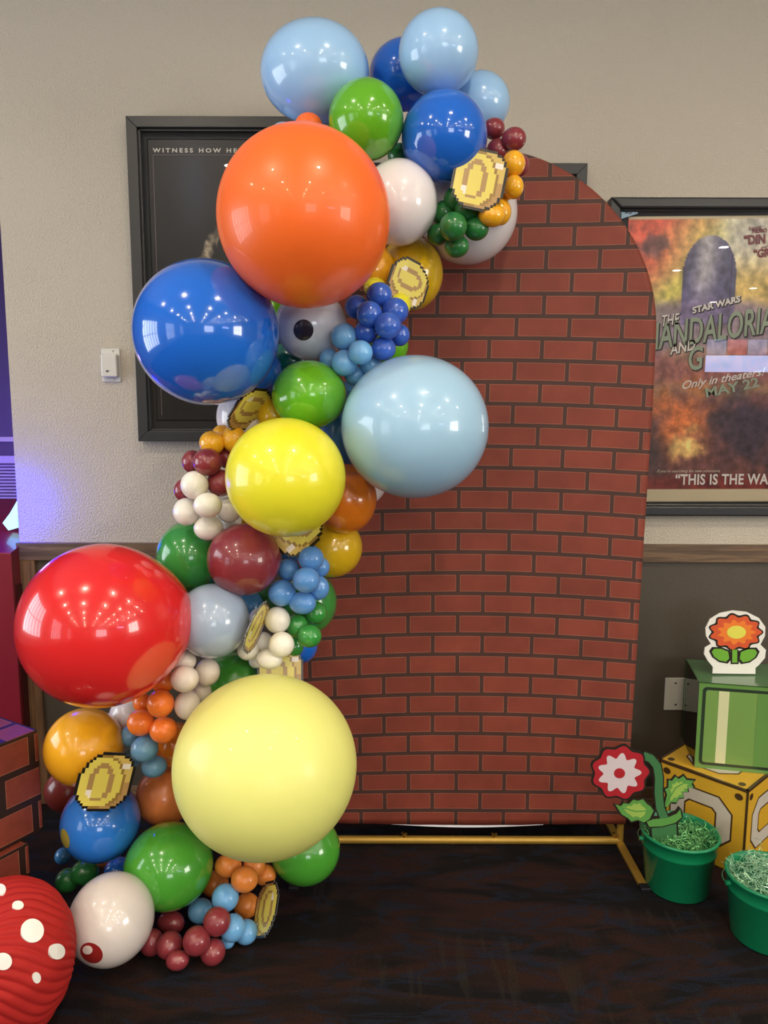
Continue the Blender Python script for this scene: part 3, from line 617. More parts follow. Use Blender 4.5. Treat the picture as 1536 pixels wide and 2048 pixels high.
BAL = [
('LB1', 'ltblue', (0.1386, 2.1, 2.4077), 0.1043, 0.1003, 'light blue balloon at the very top of the garland, right'),
('B1', 'blue', (0.0583, 2.26, 2.4216), 0.1045, 0.0915, 'royal blue balloon half hidden behind the topmost light blue balloon'),
('LB3', 'ltblue', (-0.1903, 2.16, 2.3838), 0.1478, 0.1244, 'large light blue balloon at the top left of the garland'),
('G4', 'lime', (-0.0498, 2.07, 2.2313), 0.0977, 0.0981, 'lime green balloon between orange giant and royal blue balloon near the top'),
('B3', 'blue', (0.1562, 2.09, 2.1963), 0.1131, 0.1132, 'royal blue balloon below the topmost light blue balloon'),
('LB6', 'ltblue', (0.2662, 2.24, 2.3395), 0.0837, 0.0815, 'light blue balloon peeking out behind the right of the royal blue one near the top'),
('OR', 'orange', (-0.1923, 1.86, 1.9323), 0.2045, 0.2067, 'giant bright orange balloon'),
('o8', 'orange', (-0.2028, 2.1, 2.2266), 0.0356, 0.0318, 'small orange balloon peeking over the top of the giant orange balloon'),
('lb8', 'ltblue', (-0.2807, 2.2, 2.2362), 0.0385, 0.0348, 'pale blue balloon sliver behind the top left of the giant orange balloon'),
('W9', 'white', (0.0376, 2.1, 2.0328), 0.1031, 0.1102, 'white balloon touching the right side of the giant orange balloon'),
('W10', 'white', (0.2396, 2.2507, 2.0438), 0.1401, 0.1403, 'large white balloon behind the dark green cluster by the arch'),
('MU11', 'mustard', (0.0732, 2.2455, 1.8745), 0.0956, 0.105, 'mustard yellow balloon behind a pixel coin beside the brick backdrop'),
('MU12', 'marigold', (-0.0269, 2.1473, 1.8735), 0.0512, 0.0632, 'marigold balloon wedged between giant orange balloon and pixel coin'),
('mu13', 'yellow', (-0.0263, 2.1026, 1.8128), 0.0299, 0.0261, 'small yellow balloon on top of the dark blue cluster'),
('ye14', 'yellow', (0.0378, 2.1, 1.7662), 0.0327, 0.0315, 'small yellow balloon tucked in front of the lower edge of a pixel coin'),
('dg', 'dkgreen', (0.0416, 2.2, 2.187), 0.0334, 0.0302, 'dark green balloon glimpsed below the lime green balloon near the top'),
('BB16', 'blue', (-0.4524, 1.95, 1.6741), 0.183, 0.1817, 'giant royal blue balloon in front of the left poster frame'),
('B16b', 'blue2', (-0.3508, 2.15, 1.5934), 0.0626, 0.0624, 'azure balloon behind the lower right of the giant royal blue one'),
('BO17', 'pearl', (-0.2027, 2.12, 1.7136), 0.0989, 0.0964, 'pearl grey-blue balloon with a dark round print'),
('T18', 'teal', (-0.2709, 2.25, 1.6255), 0.0658, 0.0607, 'dark teal balloon behind the giant royal blue and pearl balloons'),
('g18', 'lime', (-0.3132, 2.22, 1.7652), 0.0371, 0.0418, 'green balloon sliver between giant orange and giant blue balloons'),
('G19', 'lime', (-0.2001, 2.02, 1.5204), 0.0993, 0.0921, 'lime green balloon above the giant bright yellow balloon'),
('LB20', 'ltblue2', (0.0799, 1.98, 1.4372), 0.1926, 0.1864, 'giant light blue balloon in front of the brick backdrop'),
('ST21', 'steel', (-0.1133, 2.24, 1.4385), 0.077, 0.1297, 'steel blue balloon in the gap left of the giant light blue balloon'),
('G22', 'lime', (0.0087, 2.22, 1.6698), 0.0609, 0.0623, 'green balloon behind the small dark blue cluster'),
('W23', 'white', (-0.3965, 2.1553, 1.4602), 0.0799, 0.0877, 'white balloon behind a pixel coin beside the left poster frame'),
('MU23', 'mustard', (-0.3057, 2.0875, 1.4651), 0.0437, 0.0466, 'mustard balloon glimpsed between a pixel coin and the lime green balloon'),
('YE24', 'yellow', (-0.2467, 1.88, 1.3123), 0.1502, 0.1494, 'giant bright yellow balloon at mid height'),
('OR26', 'orange2', (-0.1108, 2.12, 1.233), 0.0895, 0.0995, 'dark orange balloon right of the giant bright yellow balloon'),
('W27', 'white', (-0.0652, 2.26, 1.2707), 0.074, 0.0755, 'white balloon sliver below the giant light blue balloon'),
('MU28', 'mustard', (-0.1513, 2.18, 1.081), 0.0883, 0.0884, 'mustard balloon below the dark orange balloon, against the bricks'),
('G29', 'green', (-0.5607, 2.15, 1.0586), 0.0988, 0.1062, 'green balloon between giant red balloon and maroon balloon'),
('MA30', 'maroon', (-0.3828, 2.02, 1.0756), 0.1003, 0.0984, 'large maroon balloon below the giant bright yellow balloon'),
('PE31', 'pearl2', (-0.4666, 1.9881, 0.9116), 0.0996, 0.1011, 'periwinkle grey balloon right of the giant red balloon'),
('G32', 'green', (-0.2233, 2.22, 0.9047), 0.08, 0.0948, 'green balloon against the bricks behind the cornflower cluster'),
('dg33', 'dkgreen', (-0.3614, 2.2776, 0.8894), 0.0584, 0.0587, 'dark green balloon behind the coin seen edge-on'),
('bl33', 'steel', (-0.4018, 2.1982, 0.8894), 0.0414, 0.0537, 'steel blue balloon sliver right of the periwinkle grey balloon'),
('G34', 'green2', (-0.4509, 2.16, 0.6852), 0.0938, 0.0817, 'green balloon above the giant pale yellow balloon'),
('B35', 'blue', (-0.2507, 2.22, 0.7713), 0.0471, 0.0542, 'royal blue balloon peeking out under the small green cluster'),
('RE36', 'red', (-0.7209, 1.8781, 0.9313), 0.2085, 0.2089, 'giant red balloon at the left of the garland'),
('W37', 'white', (-0.7663, 2.18, 0.56), 0.0648, 0.066, 'white balloon under the giant red balloon'),
('O6', 'orange2', (-0.6211, 2.14, 0.4863), 0.0665, 0.0659, 'orange balloon behind the left edge of the giant pale yellow balloon'),
('O7', 'brownor', (-0.6653, 2.16, 0.3172), 0.085, 0.0914, 'dull orange balloon between mustard coin and giant pale yellow balloon'),
('MU38', 'marigold', (-0.8509, 2.03, 0.5298), 0.1083, 0.1086, 'marigold balloon below the giant red balloon'),
('R39', 'dkred', (-1.0215, 2.3, 0.2582), 0.0749, 0.0701, 'dark red balloon behind the marigold and blue balloons at the left'),
('B40', 'blue2', (-0.8144, 2.03, 0.3031), 0.1106, 0.1106, 'blue balloon with a gold coin print under a pixel coin'),
('PY41', 'paleyellow', (-0.3074, 1.86, 0.5607), 0.2378, 0.2328, 'giant pale yellow balloon near the floor'),
('G42', 'green3', (-0.609, 1.9864, 0.1948), 0.1238, 0.117, 'green balloon below left of the giant pale yellow balloon'),
('W43', 'white2', (-0.7138, 1.8181, 0.1531), 0.1087, 0.1155, 'white balloon with a red spotted print at the floor'),
('G44', 'green3', (-0.2356, 2.12, 0.1643), 0.1054, 0.1021, 'green balloon below right of the giant pale yellow balloon'),
('O45', 'brownor', (-0.8692, 2.2072, 0.0862), 0.04, 0.0344, 'small orange balloon under the blue coin print balloon'),
('B46', 'blue2', (-0.8188, 2.1642, 0.0634), 0.0439, 0.0392, 'small blue balloon glimpsed above the floor white balloon'),
('B47', 'steel', (-1.0294, 2.25, 0.0587), 0.0251, 0.0249, 'small dark blue balloon behind the left of the blue coin print balloon'),
('maroon_top', 'maroon', (0.2964, 2.16, 2.2433), 0.029, 0.0267, 'small maroon balloon by the top coin, leftmost, touching the royal blue balloon'),
('maroon_top', 'maroon', (0.3447, 2.1205, 2.2027), 0.0317, 0.0288, 'small maroon balloon by the top coin, rightmost and largest'),
('maroon_top', 'maroon', (0.3058, 2.15, 2.1831), 0.0296, 0.0294, 'small maroon balloon by the top coin, just above the coin'),
('maroon_top', 'maroon', (0.3689, 2.18, 2.1552), 0.0286, 0.0301, 'small maroon balloon by the top coin, behind the marigold one'),
('marigold_top', 'marigold', (0.342, 2.1, 2.1332), 0.0302, 0.0326, 'small marigold balloon right of the top coin, topmost'),
('marigold_top', 'marigold', (0.3422, 2.0921, 2.0718), 0.0262, 0.0293, 'small marigold balloon right of the top coin, middle, right'),
('marigold_top', 'marigold', (0.3262, 2.1352, 2.0803), 0.0268, 0.0324, 'small marigold balloon right of the top coin, middle, behind the coin'),
('marigold_top', 'marigold', (0.3134, 2.1215, 2.0155), 0.0281, 0.034, 'small marigold balloon right of the top coin, bottom, behind'),
('marigold_top', 'marigold', (0.2827, 2.0647, 1.9932), 0.0353, 0.0295, 'small marigold balloon right of the top coin, bottom, in front'),
('green_top', 'dkgreen', (0.1796, 2.05, 1.9602), 0.0353, 0.0356, 'small dark green balloon left of the marigold ones, front centre'),
('green_top', 'dkgreen', (0.1943, 2.1, 1.9204), 0.0322, 0.028, 'small dark green balloon left of the marigold ones, lowest'),
('green_top', 'dkgreen', (0.2454, 2.0895, 1.9647), 0.0319, 0.0301, 'small dark green balloon left of the marigold ones, right'),
('green_top', 'dkgreen', (0.1453, 2.13, 1.9583), 0.0286, 0.0282, 'small dark green balloon left of the marigold ones, lower left'),
('green_top', 'dkgreen', (0.1609, 2.13, 2.0146), 0.0326, 0.0316, 'small dark green balloon left of the marigold ones, upper left, behind'),
('green_top', 'dkgreen', (0.1897, 2.1084, 2.0453), 0.0308, 0.031, 'small dark green balloon left of the marigold ones, top, behind the coin'),
('green_top', 'dkgreen', (0.2204, 2.0891, 2.0145), 0.0332, 0.0309, 'small dark green balloon left of the marigold ones, tucked under the coin'),
('blue_mid', 'royal', (-0.0141, 2.03, 1.7822), 0.0329, 0.0316, 'small royal blue balloon in the cluster above the giant light blue one, topmost'),
('blue_mid', 'royal', (-0.0738, 2.06, 1.755), 0.0321, 0.031, 'small royal blue balloon in the cluster above the giant light blue one, far left'),
('blue_mid', 'royal', (-0.0392, 1.9835, 1.7272), 0.0322, 0.0318, 'small royal blue balloon in the cluster above the giant light blue one, upper centre'),
('blue_mid', 'royal', (0.0273, 2.02, 1.7395), 0.0348, 0.0336, 'small royal blue balloon in the cluster above the giant light blue one, upper right'),
('blue_mid', 'royal', (0.0088, 1.97, 1.6966), 0.0334, 0.033, 'small royal blue balloon in the cluster above the giant light blue one, front centre'),
('blue_mid', 'royal', (-0.0474, 2.0178, 1.686), 0.0309, 0.0307, 'small royal blue balloon in the cluster above the giant light blue one, lower left'),
('blue_mid', 'royal', (0.0402, 2.06, 1.6821), 0.0269, 0.0288, 'small royal blue balloon in the cluster above the giant light blue one, far right'),
('blue_mid', 'royal', (-0.0026, 2.0, 1.6413), 0.0314, 0.0294, 'small royal blue balloon in the cluster above the giant light blue one, lowest'),
('ltblue_mid', 'cornlt', (-0.107, 2.02, 1.6737), 0.0329, 0.0346, 'small sky blue balloon in the cluster left of the royal blue ones, topmost'),
('ltblue_mid', 'cornlt', (-0.0618, 1.97, 1.6284), 0.0309, 0.0303, 'small sky blue balloon in the cluster left of the royal blue ones, front centre'),
('ltblue_mid', 'cornlt', (-0.1047, 2.0, 1.6037), 0.0334, 0.0334, 'small sky blue balloon in the cluster left of the royal blue ones, lower left'),
('ltblue_mid', 'cornlt', (-0.1496, 2.06, 1.6169), 0.0256, 0.0291, 'small sky blue balloon in the cluster left of the royal blue ones, far left'),
('ltblue_mid', 'cornlt', (-0.0359, 2.04, 1.6), 0.0308, 0.0263, 'small sky blue balloon in the cluster left of the royal blue ones, right'),
('ltblue_mid', 'cornlt', (-0.0792, 2.05, 1.5741), 0.0283, 0.0252, 'small sky blue balloon in the cluster left of the royal blue ones, lowest'),
('marigold_mid', 'marigold', (-0.468, 2.0457, 1.392), 0.0331, 0.0325, 'small marigold balloon below the left poster frame, left, in front'),
('marigold_mid', 'marigold', (-0.4502, 2.0915, 1.4125), 0.0271, 0.0276, 'small marigold balloon below the left poster frame, behind the other two'),
('marigold_mid', 'marigold', (-0.4104, 2.0581, 1.4026), 0.0322, 0.0367, 'small marigold balloon below the left poster frame, right'),
('maroon_mid', 'maroon', (-0.4732, 2.0101, 1.3426), 0.0372, 0.0361, 'small maroon balloon left of the giant yellow balloon, front'),
('maroon_mid', 'maroon', (-0.5327, 2.08, 1.3394), 0.0269, 0.0304, 'small maroon balloon left of the giant yellow balloon, far left, upper'),
('maroon_mid', 'maroon', (-0.4374, 2.09, 1.3516), 0.03, 0.0305, 'small maroon balloon left of the giant yellow balloon, dark, beside the giant yellow balloon'),
('maroon_mid', 'maroon', (-0.4463, 2.04, 1.2835), 0.036, 0.0355, 'small maroon balloon left of the giant yellow balloon, lower right'),
('maroon_mid', 'maroon', (-0.5573, 2.08, 1.26), 0.0269, 0.0306, 'small maroon balloon left of the giant yellow balloon, lower left, behind the white one'),
('white_mid', 'ivory', (-0.5073, 2.0, 1.2816), 0.0357, 0.0368, 'small white balloon in the cluster above the green one, topmost'),
('white_mid', 'ivory', (-0.5389, 2.03, 1.2054), 0.035, 0.0368, 'small white balloon in the cluster above the green one, leftmost'),
('white_mid', 'ivory', (-0.4661, 1.97, 1.2306), 0.0361, 0.0324, 'small white balloon in the cluster above the green one, front centre'),
('white_mid', 'ivory', (-0.4801, 2.03, 1.1608), 0.0386, 0.0328, 'small white balloon in the cluster above the green one, lowest'),
('white_mid', 'ivory', (-0.429, 2.0597, 1.2068), 0.0325, 0.0346, 'small white balloon in the cluster above the green one, right, beside the giant yellow balloon'),
('white_mid', 'ivory', (-0.4312, 2.1004, 1.1702), 0.0277, 0.0283, 'small white balloon in the cluster above the green one, lower right, behind'),
('mu', 'mustard', (-0.4049, 2.14, 1.1618), 0.0198, 0.0202, 'tiny mustard balloon between white cluster and giant bright yellow balloon'),
('corn', 'cornblue', (-0.2004, 2.03, 1.0768), 0.0342, 0.0343, 'small cornflower blue balloon in the cluster right of the maroon balloon, top'),
('corn', 'cornblue', (-0.2659, 2.06, 1.0395), 0.0305, 0.0307, 'small cornflower blue balloon in the cluster right of the maroon balloon, upper left'),
('corn', 'cornblue', (-0.2089, 1.98, 1.0275), 0.0355, 0.0335, 'small cornflower blue balloon in the cluster right of the maroon balloon, front centre'),
('corn', 'cornblue', (-0.2816, 2.03, 0.9795), 0.037, 0.0358, 'small cornflower blue balloon in the cluster right of the maroon balloon, lower left'),
('corn', 'cornblue', (-0.2241, 2.02, 0.9538), 0.037, 0.0301, 'small cornflower blue balloon in the cluster right of the maroon balloon, lowest'),
('corn', 'cornblue', (-0.1823, 2.05, 0.9892), 0.0292, 0.0333, 'small cornflower blue balloon in the cluster right of the maroon balloon, right, lower'),
('corn', 'cornblue', (-0.1802, 2.08, 1.0427), 0.0267, 0.0282, 'small cornflower blue balloon in the cluster right of the maroon balloon, right, upper'),
('corn', 'cornblue', (-0.2669, 2.11, 1.0712), 0.0255, 0.0257, 'small cornflower blue balloon in the cluster right of the maroon balloon, top left'),
('sgreen', 'green', (-0.1936, 2.09, 0.9067), 0.0306, 0.0319, 'small green balloon below the cornflower cluster, upper right'),
('sgreen', 'green', (-0.2458, 2.0684, 0.8746), 0.031, 0.0323, 'small green balloon below the cornflower cluster, left'),
('sgreen', 'green', (-0.2069, 2.0319, 0.8564), 0.0333, 0.031, 'small green balloon below the cornflower cluster, lower right'),
('sgreen', 'green', (-0.26, 2.12, 0.7996), 0.0261, 0.0287, 'small green balloon below the cornflower cluster, lowest, behind'),
('white_low', 'ivory', (-0.2953, 2.03, 0.9026), 0.0344, 0.0365, 'small white balloon beside the coin seen edge-on, topmost'),
('white_low', 'ivory', (-0.2794, 1.9893, 0.8451), 0.0339, 0.0337, 'small white balloon beside the coin seen edge-on, right'),
('white_low', 'ivory', (-0.3148, 2.0008, 0.8001), 0.0355, 0.0271, 'small white balloon beside the coin seen edge-on, lowest'),
('white_low', 'ivory', (-0.3777, 2.0298, 0.8148), 0.0303, 0.0268, 'small white balloon beside the coin seen edge-on, leftmost'),
('white_low', 'ivory', (-0.3446, 2.0688, 0.8244), 0.0309, 0.0308, 'small white balloon beside the coin seen edge-on, centre'),
('white_low', 'ivory', (-0.3606, 2.12, 0.8832), 0.0286, 0.0288, 'small white balloon beside the coin seen edge-on, behind the coin'),
('white_low', 'ivory', (-0.3697, 2.1, 0.7607), 0.02, 0.0199, 'small white balloon beside the coin seen edge-on, bottom, behind'),
('pearlw', 'pearlw', (-0.5506, 1.98, 0.8021), 0.0383, 0.0308, 'small pearly white balloon below the periwinkle grey balloon, top left'),
('pearlw', 'pearlw', (-0.4867, 2.0, 0.7626), 0.033, 0.0365, 'small pearly white balloon below the periwinkle grey balloon, right'),
('pearlw', 'pearlw', (-0.5317, 1.93, 0.7678), 0.0368, 0.0339, 'small pearly white balloon below the periwinkle grey balloon, front centre'),
('pearlw', 'pearlw', (-0.5126, 2.03, 0.6935), 0.0274, 0.0315, 'small pearly white balloon below the periwinkle grey balloon, lower right, behind'),
('pearlw', 'pearlw', (-0.5368, 1.97, 0.6793), 0.0345, 0.0385, 'small pearly white balloon below the periwinkle grey balloon, lowest'),
('oran', 'orange3', (-0.6107, 2.0, 0.7364), 0.0339, 0.0304, 'small orange balloon under the giant red balloon, topmost'),
('oran', 'orange3', (-0.6044, 1.95, 0.6914), 0.0351, 0.0368, 'small orange balloon under the giant red balloon, front centre'),
('oran', 'orange3', (-0.6814, 2.03, 0.6621), 0.0242, 0.026, 'small orange balloon under the giant red balloon, far left'),
('oran', 'orange3', (-0.6702, 1.98, 0.6245), 0.0361, 0.0353, 'small orange balloon under the giant red balloon, lower left'),
('oran', 'orange3', (-0.6051, 1.97, 0.6073), 0.037, 0.035, 'small orange balloon under the giant red balloon, lower right'),
('steels', 'steelt', (-0.6628, 1.98, 0.5475), 0.0364, 0.0344, 'small dusty blue balloon right of the marigold balloon, in front'),
('steels', 'steelt', (-0.6512, 2.02, 0.4766), 0.0353, 0.0296, 'small dusty blue balloon right of the marigold balloon, lowest'),
('steels', 'steelt', (-0.73, 2.06, 0.5479), 0.0273, 0.0304, 'small dusty blue balloon right of the marigold balloon, top, behind'),
('steels', 'steelt', (-0.7345, 2.09, 0.4683), 0.0278, 0.0279, 'small dusty blue balloon right of the marigold balloon, left, behind'),
('dgl', 'dkgreen', (-0.9602, 2.12, 0.0605), 0.0351, 0.0342, 'small dark green balloon under the blue coin print balloon, left, lower'),
('dgl', 'dkgreen', (-0.8986, 2.1, 0.0999), 0.0392, 0.0353, 'small dark green balloon under the blue coin print balloon, right, upper'),
('lowor', 'orange4', (-0.4482, 2.02, 0.1737), 0.0382, 0.0314, 'small orange balloon below the giant pale yellow balloon, upper left'),
('lowor', 'orange4', (-0.3776, 2.0445, 0.1581), 0.0317, 0.0291, 'small orange balloon below the giant pale yellow balloon, upper right'),
('lowor', 'orange4', (-0.3914, 1.97, 0.1649), 0.0369, 0.0337, 'small orange balloon below the giant pale yellow balloon, front centre'),
('lowor', 'orange4', (-0.3494, 2.0654, 0.1162), 0.0322, 0.0293, 'small orange balloon below the giant pale yellow balloon, far right'),
('lowor', 'orange4', (-0.3992, 2.03, 0.0431), 0.036, 0.0337, 'small orange balloon below the giant pale yellow balloon, lowest'),
('lowor', 'orange4', (-0.5066, 2.1, 0.0639), 0.0397, 0.0365, 'small orange balloon below the giant pale yellow balloon, left, behind'),
('lowlb', 'cornlt', (-0.4425, 1.95, 0.1228), 0.0364, 0.0362, 'small sky blue balloon in the floor cluster, topmost'),
('lowlb', 'cornlt', (-0.5266, 2.0, 0.0466), 0.0351, 0.0332, 'small sky blue balloon in the floor cluster, left'),
('lowlb', 'cornlt', (-0.4135, 1.8997, 0.0676), 0.0337, 0.0361, 'small sky blue balloon in the floor cluster, right, front'),
('lowlb', 'cornlt', (-0.3827, 1.9304, 0.0329), 0.0317, 0.0318, 'small sky blue balloon in the floor cluster, far right, below the coin'),
('lowlb', 'cornlt', (-0.4302, 1.9077, 0.0193), 0.019, 0.0168, 'small sky blue balloon in the floor cluster, lowest and smallest'),
('lowma', 'maroon', (-0.6011, 1.96, 0.0395), 0.0396, 0.0299, 'small maroon balloon in the floor cluster, top left'),
('lowma', 'maroon', (-0.4483, 1.8691, 0.1092), 0.0356, 0.0356, 'small maroon balloon in the floor cluster, right, upper'),
('lowma', 'maroon', (-0.6318, 1.8811, 0.0376), 0.0313, 0.0356, 'small maroon balloon in the floor cluster, leftmost'),
('lowma', 'maroon', (-0.5765, 1.8605, 0.0446), 0.0351, 0.034, 'small maroon balloon in the floor cluster, centre left'),
('lowma', 'maroon', (-0.4966, 1.8364, 0.0764), 0.0349, 0.0359, 'small maroon balloon in the floor cluster, centre right'),
('lowma', 'maroon', (-0.4572, 1.8494, 0.0343), 0.0328, 0.0325, 'small maroon balloon in the floor cluster, right, lower'),
('lowma', 'maroon', (-0.5438, 1.8185, 0.0334), 0.0294, 0.0239, 'small maroon balloon in the floor cluster, lowest')]
GROUPS = {'maroon_top': 'small maroon balloons at the top right of the garland', 'marigold_top': 'small marigold balloons beside the top coin', 'green_top': 'small dark green balloons near the top', 'blue_mid': 'small royal blue balloons', 'ltblue_mid': 'small sky blue balloons at mid height', 'marigold_mid': 'small marigold balloons at mid height', 'maroon_mid': 'small maroon balloons at mid height', 'white_mid': 'small white balloons at mid height', 'corn': 'small cornflower blue balloons', 'sgreen': 'small green balloons below the cornflower ones', 'white_low': 'small white balloons by the edge-on coin', 'pearlw': 'small pearly white balloons', 'oran': 'small orange balloons under the giant red one', 'steels': 'small dusty blue balloons', 'dgl': 'small dark green balloons by the floor', 'lowor': 'small orange balloons by the floor', 'lowlb': 'small sky blue balloons by the floor', 'lowma': 'small maroon balloons by the floor', 'LB1': 'large balloons of the garland', 'B1': 'large balloons of the garland', 'LB3': 'large balloons of the garland', 'G4': 'large balloons of the garland', 'B3': 'large balloons of the garland', 'LB6': 'large balloons of the garland', 'OR': 'large balloons of the garland', 'o8': 'large balloons of the garland', 'lb8': 'large balloons of the garland', 'W9': 'large balloons of the garland', 'W10': 'large balloons of the garland', 'MU11': 'large balloons of the garland', 'MU12': 'large balloons of the garland', 'mu13': 'large balloons of the garland', 'ye14': 'large balloons of the garland', 'dg': 'large balloons of the garland', 'BB16': 'large balloons of the garland', 'B16b': 'large balloons of the garland', 'BO17': 'large balloons of the garland', 'T18': 'large balloons of the garland', 'g18': 'large balloons of the garland', 'G19': 'large balloons of the garland', 'LB20': 'large balloons of the garland', 'ST21': 'large balloons of the garland', 'G22': 'large balloons of the garland', 'W23': 'large balloons of the garland', 'MU23': 'large balloons of the garland', 'YE24': 'large balloons of the garland', 'OR26': 'large balloons of the garland', 'W27': 'large balloons of the garland', 'MU28': 'large balloons of the garland', 'G29': 'large balloons of the garland', 'MA30': 'large balloons of the garland', 'PE31': 'large balloons of the garland', 'G32': 'large balloons of the garland', 'dg33': 'large balloons of the garland', 'bl33': 'large balloons of the garland', 'G34': 'large balloons of the garland', 'B35': 'large balloons of the garland', 'RE36': 'large balloons of the garland', 'W37': 'large balloons of the garland', 'O6': 'large balloons of the garland', 'O7': 'large balloons of the garland', 'MU38': 'large balloons of the garland', 'R39': 'large balloons of the garland', 'B40': 'large balloons of the garland', 'PY41': 'large balloons of the garland', 'G42': 'large balloons of the garland', 'W43': 'large balloons of the garland', 'G44': 'large balloons of the garland', 'O45': 'large balloons of the garland', 'B46': 'large balloons of the garland', 'B47': 'large balloons of the garland', 'mu': 'large balloons of the garland'}
rnd = random.Random(4)
decals = {}
for i, (g, col, p, a, c, lab) in enumerate(BAL):
    big = a > .06
    kind = 'egg' if g == 'RE36' else ('big' if big else 'small')
    key = (kind, col)
    if key not in meshes:
        mm = meshes[kind].copy(); mm.materials[0] = latex(col); meshes[key] = mm
    o = bpy.data.objects.new('balloon', meshes[key]); COL.objects.link(o)
    o.location = p
    # the knot points back into the garland
    if g == 'RE36': rz = math.radians(-62); rx = 0
    elif g == 'BB16': rz = math.radians(-40); rx = 0
    else: rz = rnd.uniform(-.35, .35); rx = rnd.uniform(-.3, .3)
    o.rotation_euler = (rx, 0, rz)
    o.scale = (a, (a+c)/2, c) if big else (a*1.035, min(a, c)*1.035, c*1.035)
    tag(o, lab, 'balloon', GROUPS.get(g))
    if g in ('BO17', 'W43', 'B40'): decals[g] = (o, Vector(p), a, c)
bpy.context.view_layer.update()
def spot_on(o, cen, a, c, tx, ty, hw, hh, m, name, rot=0, lift=1.006, seg=40):
    """round print lying on the latex around the pixel tx, ty"""
    ctr = cen; vs = []; nr = 8
    S = Vector((a, (a+c)/2, c))
    def hit(px, py, l):
        org = Vector((0, 0, CAMZ)); d = at(px, py, 1.0)-org
        # ray against ellipsoid
        oo = Vector(((org[k]-ctr[k])/(S[k]*l) for k in range(3))); dd = Vector((d[k]/(S[k]*l) for k in range(3)))
        A_ = dd.dot(dd); B_ = oo.dot(dd); C_ = oo.dot(oo)-1; disc = B_*B_-A_*C_
        t = (-B_-math.sqrt(max(disc, 0)))/A_
        return org+d*t
    pts = [hit(tx, ty, lift)]
    for r in range(1, nr+1):
        for k in range(seg):
            an = 2*math.pi*k/seg; x = math.cos(an)*hw*r/nr; y = math.sin(an)*hh*r/nr
            pts.append(hit(tx+x*math.cos(rot)-y*math.sin(rot), ty+x*math.sin(rot)+y*math.cos(rot), lift))
    fs = [(0, 1+(k+1) % seg, 1+k) for k in range(seg)]
    for r in range(nr-1):
        for k in range(seg):
            k2 = (k+1) % seg; b = 1+r*seg; fs.append((b+k, b+k2, b+seg+k2, b+seg+k))
    me = bpy.data.meshes.new(name); me.from_pydata([tuple(v) for v in pts], [], fs); me.materials.append(m)
    return link(name, me, o, True)
spot_on(*decals['BO17'], 607, 660, 20, 21, mat('dark print ink', (40, 34, 52), .25, coat=.5), 'printed_spot')
d1 = spot_on(*decals['W43'], 183, 1906, 24, 19, mat('red print ink', (140, 34, 32), .3, coat=.5), 'printed_spot', rot=.6)
spot_on(*decals['W43'], 175, 1900, 10, 9, mat('white print ink', (225, 215, 205), .3, coat=.5), 'printed_dot', lift=1.010)
spot_on(*decals['B40'], 130, 1677, 8, 20, mat('gold print ink', (150, 136, 58), .3, coat=.5), 'printed_spot', rot=-.25)

# ---------------------------------------------------------------- pixel coins cut from foam board
COIN = """.......KKKKKKKK.....
.....KKDDDDTTTTKK...
....KYYYYYYDDTTTTK..
...KYYYYYYYYYDTTTTK.
..KYYYYBBBYYYYDWWWK.
..KYYYBBBBBYYYDWWWTK
.KYYYBBYYYBBYYYDTTTK
.KYYYBBYYYBBYYYDTTTK
KYYYBBYYYYYBBYYYDTTK
KYYYBBYYYYYBBYYYDTTK
KYYYBBYYYYYBBYYYDTTK
KYYYBBYYYYYBBYYYDSSK
KYYYBBYYYYYBBYYYDSSK
KYYYBBYYYYYBBYYYDSSK
KYYYWWYYYYYBBYYYDSSK
KYYYWWYYYYBBYYYDDSSK
.KYYYWYYYYBBYYYDSSK.
.KYYYYBBBBYYYYDDSSK.
..KYYYYYYYYYYDDSSK..
...KYYYYYYYYDDSSK...
....KKDDDDSSSSKK....
......KKKKKKKK......""".split('\n')
CM = [mat('coin outline', (28, 24, 20), .25, coat=.6), mat('coin yellow', (222, 206, 96), .25, coat=.6), mat('coin ring brown', (170, 136, 84), .25, coat=.6),
      mat('coin shade brown', (150, 118, 60), .25, coat=.6), mat('coin side tan', (206, 178, 96), .25, coat=.6), mat('coin side brown', (180, 142, 88), .25, coat=.6), mat('coin white', (236, 226, 214), .25, coat=.6), mat('foam board edge', (200, 190, 170), .6)]
CK = 'KYBDTSW'
def coin_mesh():
    b = MB(); ny = len(COIN); nx = len(COIN[0]); s = 1/20; T_ = .028
    g = lambda i, j: COIN[j][i] if 0 <= i < nx and 0 <= j < ny else '.'
    for j in range(ny):
        for i in range(nx):
            c = g(i, j)
            if c == '.': continue
            x0, x1 = (i-nx/2)*s, (i+1-nx/2)*s; z1, z0 = (ny/2-j)*s, (ny/2-j-1)*s; k = CK.index(c)
            b.add([(x0, 0, z0), (x1, 0, z0), (x1, 0, z1), (x0, 0, z1)], [(0, 1, 2, 3)], k)
            b.add([(x0, T_, z0), (x1, T_, z0), (x1, T_, z1), (x0, T_, z1)], [(3, 2, 1, 0)], 7)
            for (di, dj, e) in ((-1, 0, [(x0, z0), (x0, z1)]), (1, 0, [(x1, z1), (x1, z0)]), (0, 1, [(x1, z0), (x0, z0)]), (0, -1, [(x0, z1), (x1, z1)])):
                if g(i+di, j+dj) == '.':
                    (xa, za_), (xb, zb_) = e; b.add([(xa, 0, za_), (xb, 0, zb_), (xb, T_, zb_), (xa, T_, za_)], [(3, 2, 1, 0)], 0 if di or dj else 7)
    me = bpy.data.meshes.new('pixel coin'); me.from_pydata(b.v, [], b.f)
    for m in CM: me.materials.append(m)
    for p, mi in zip(me.polygons, b.mi): p.material_index = mi
    return me
cme = coin_mesh()
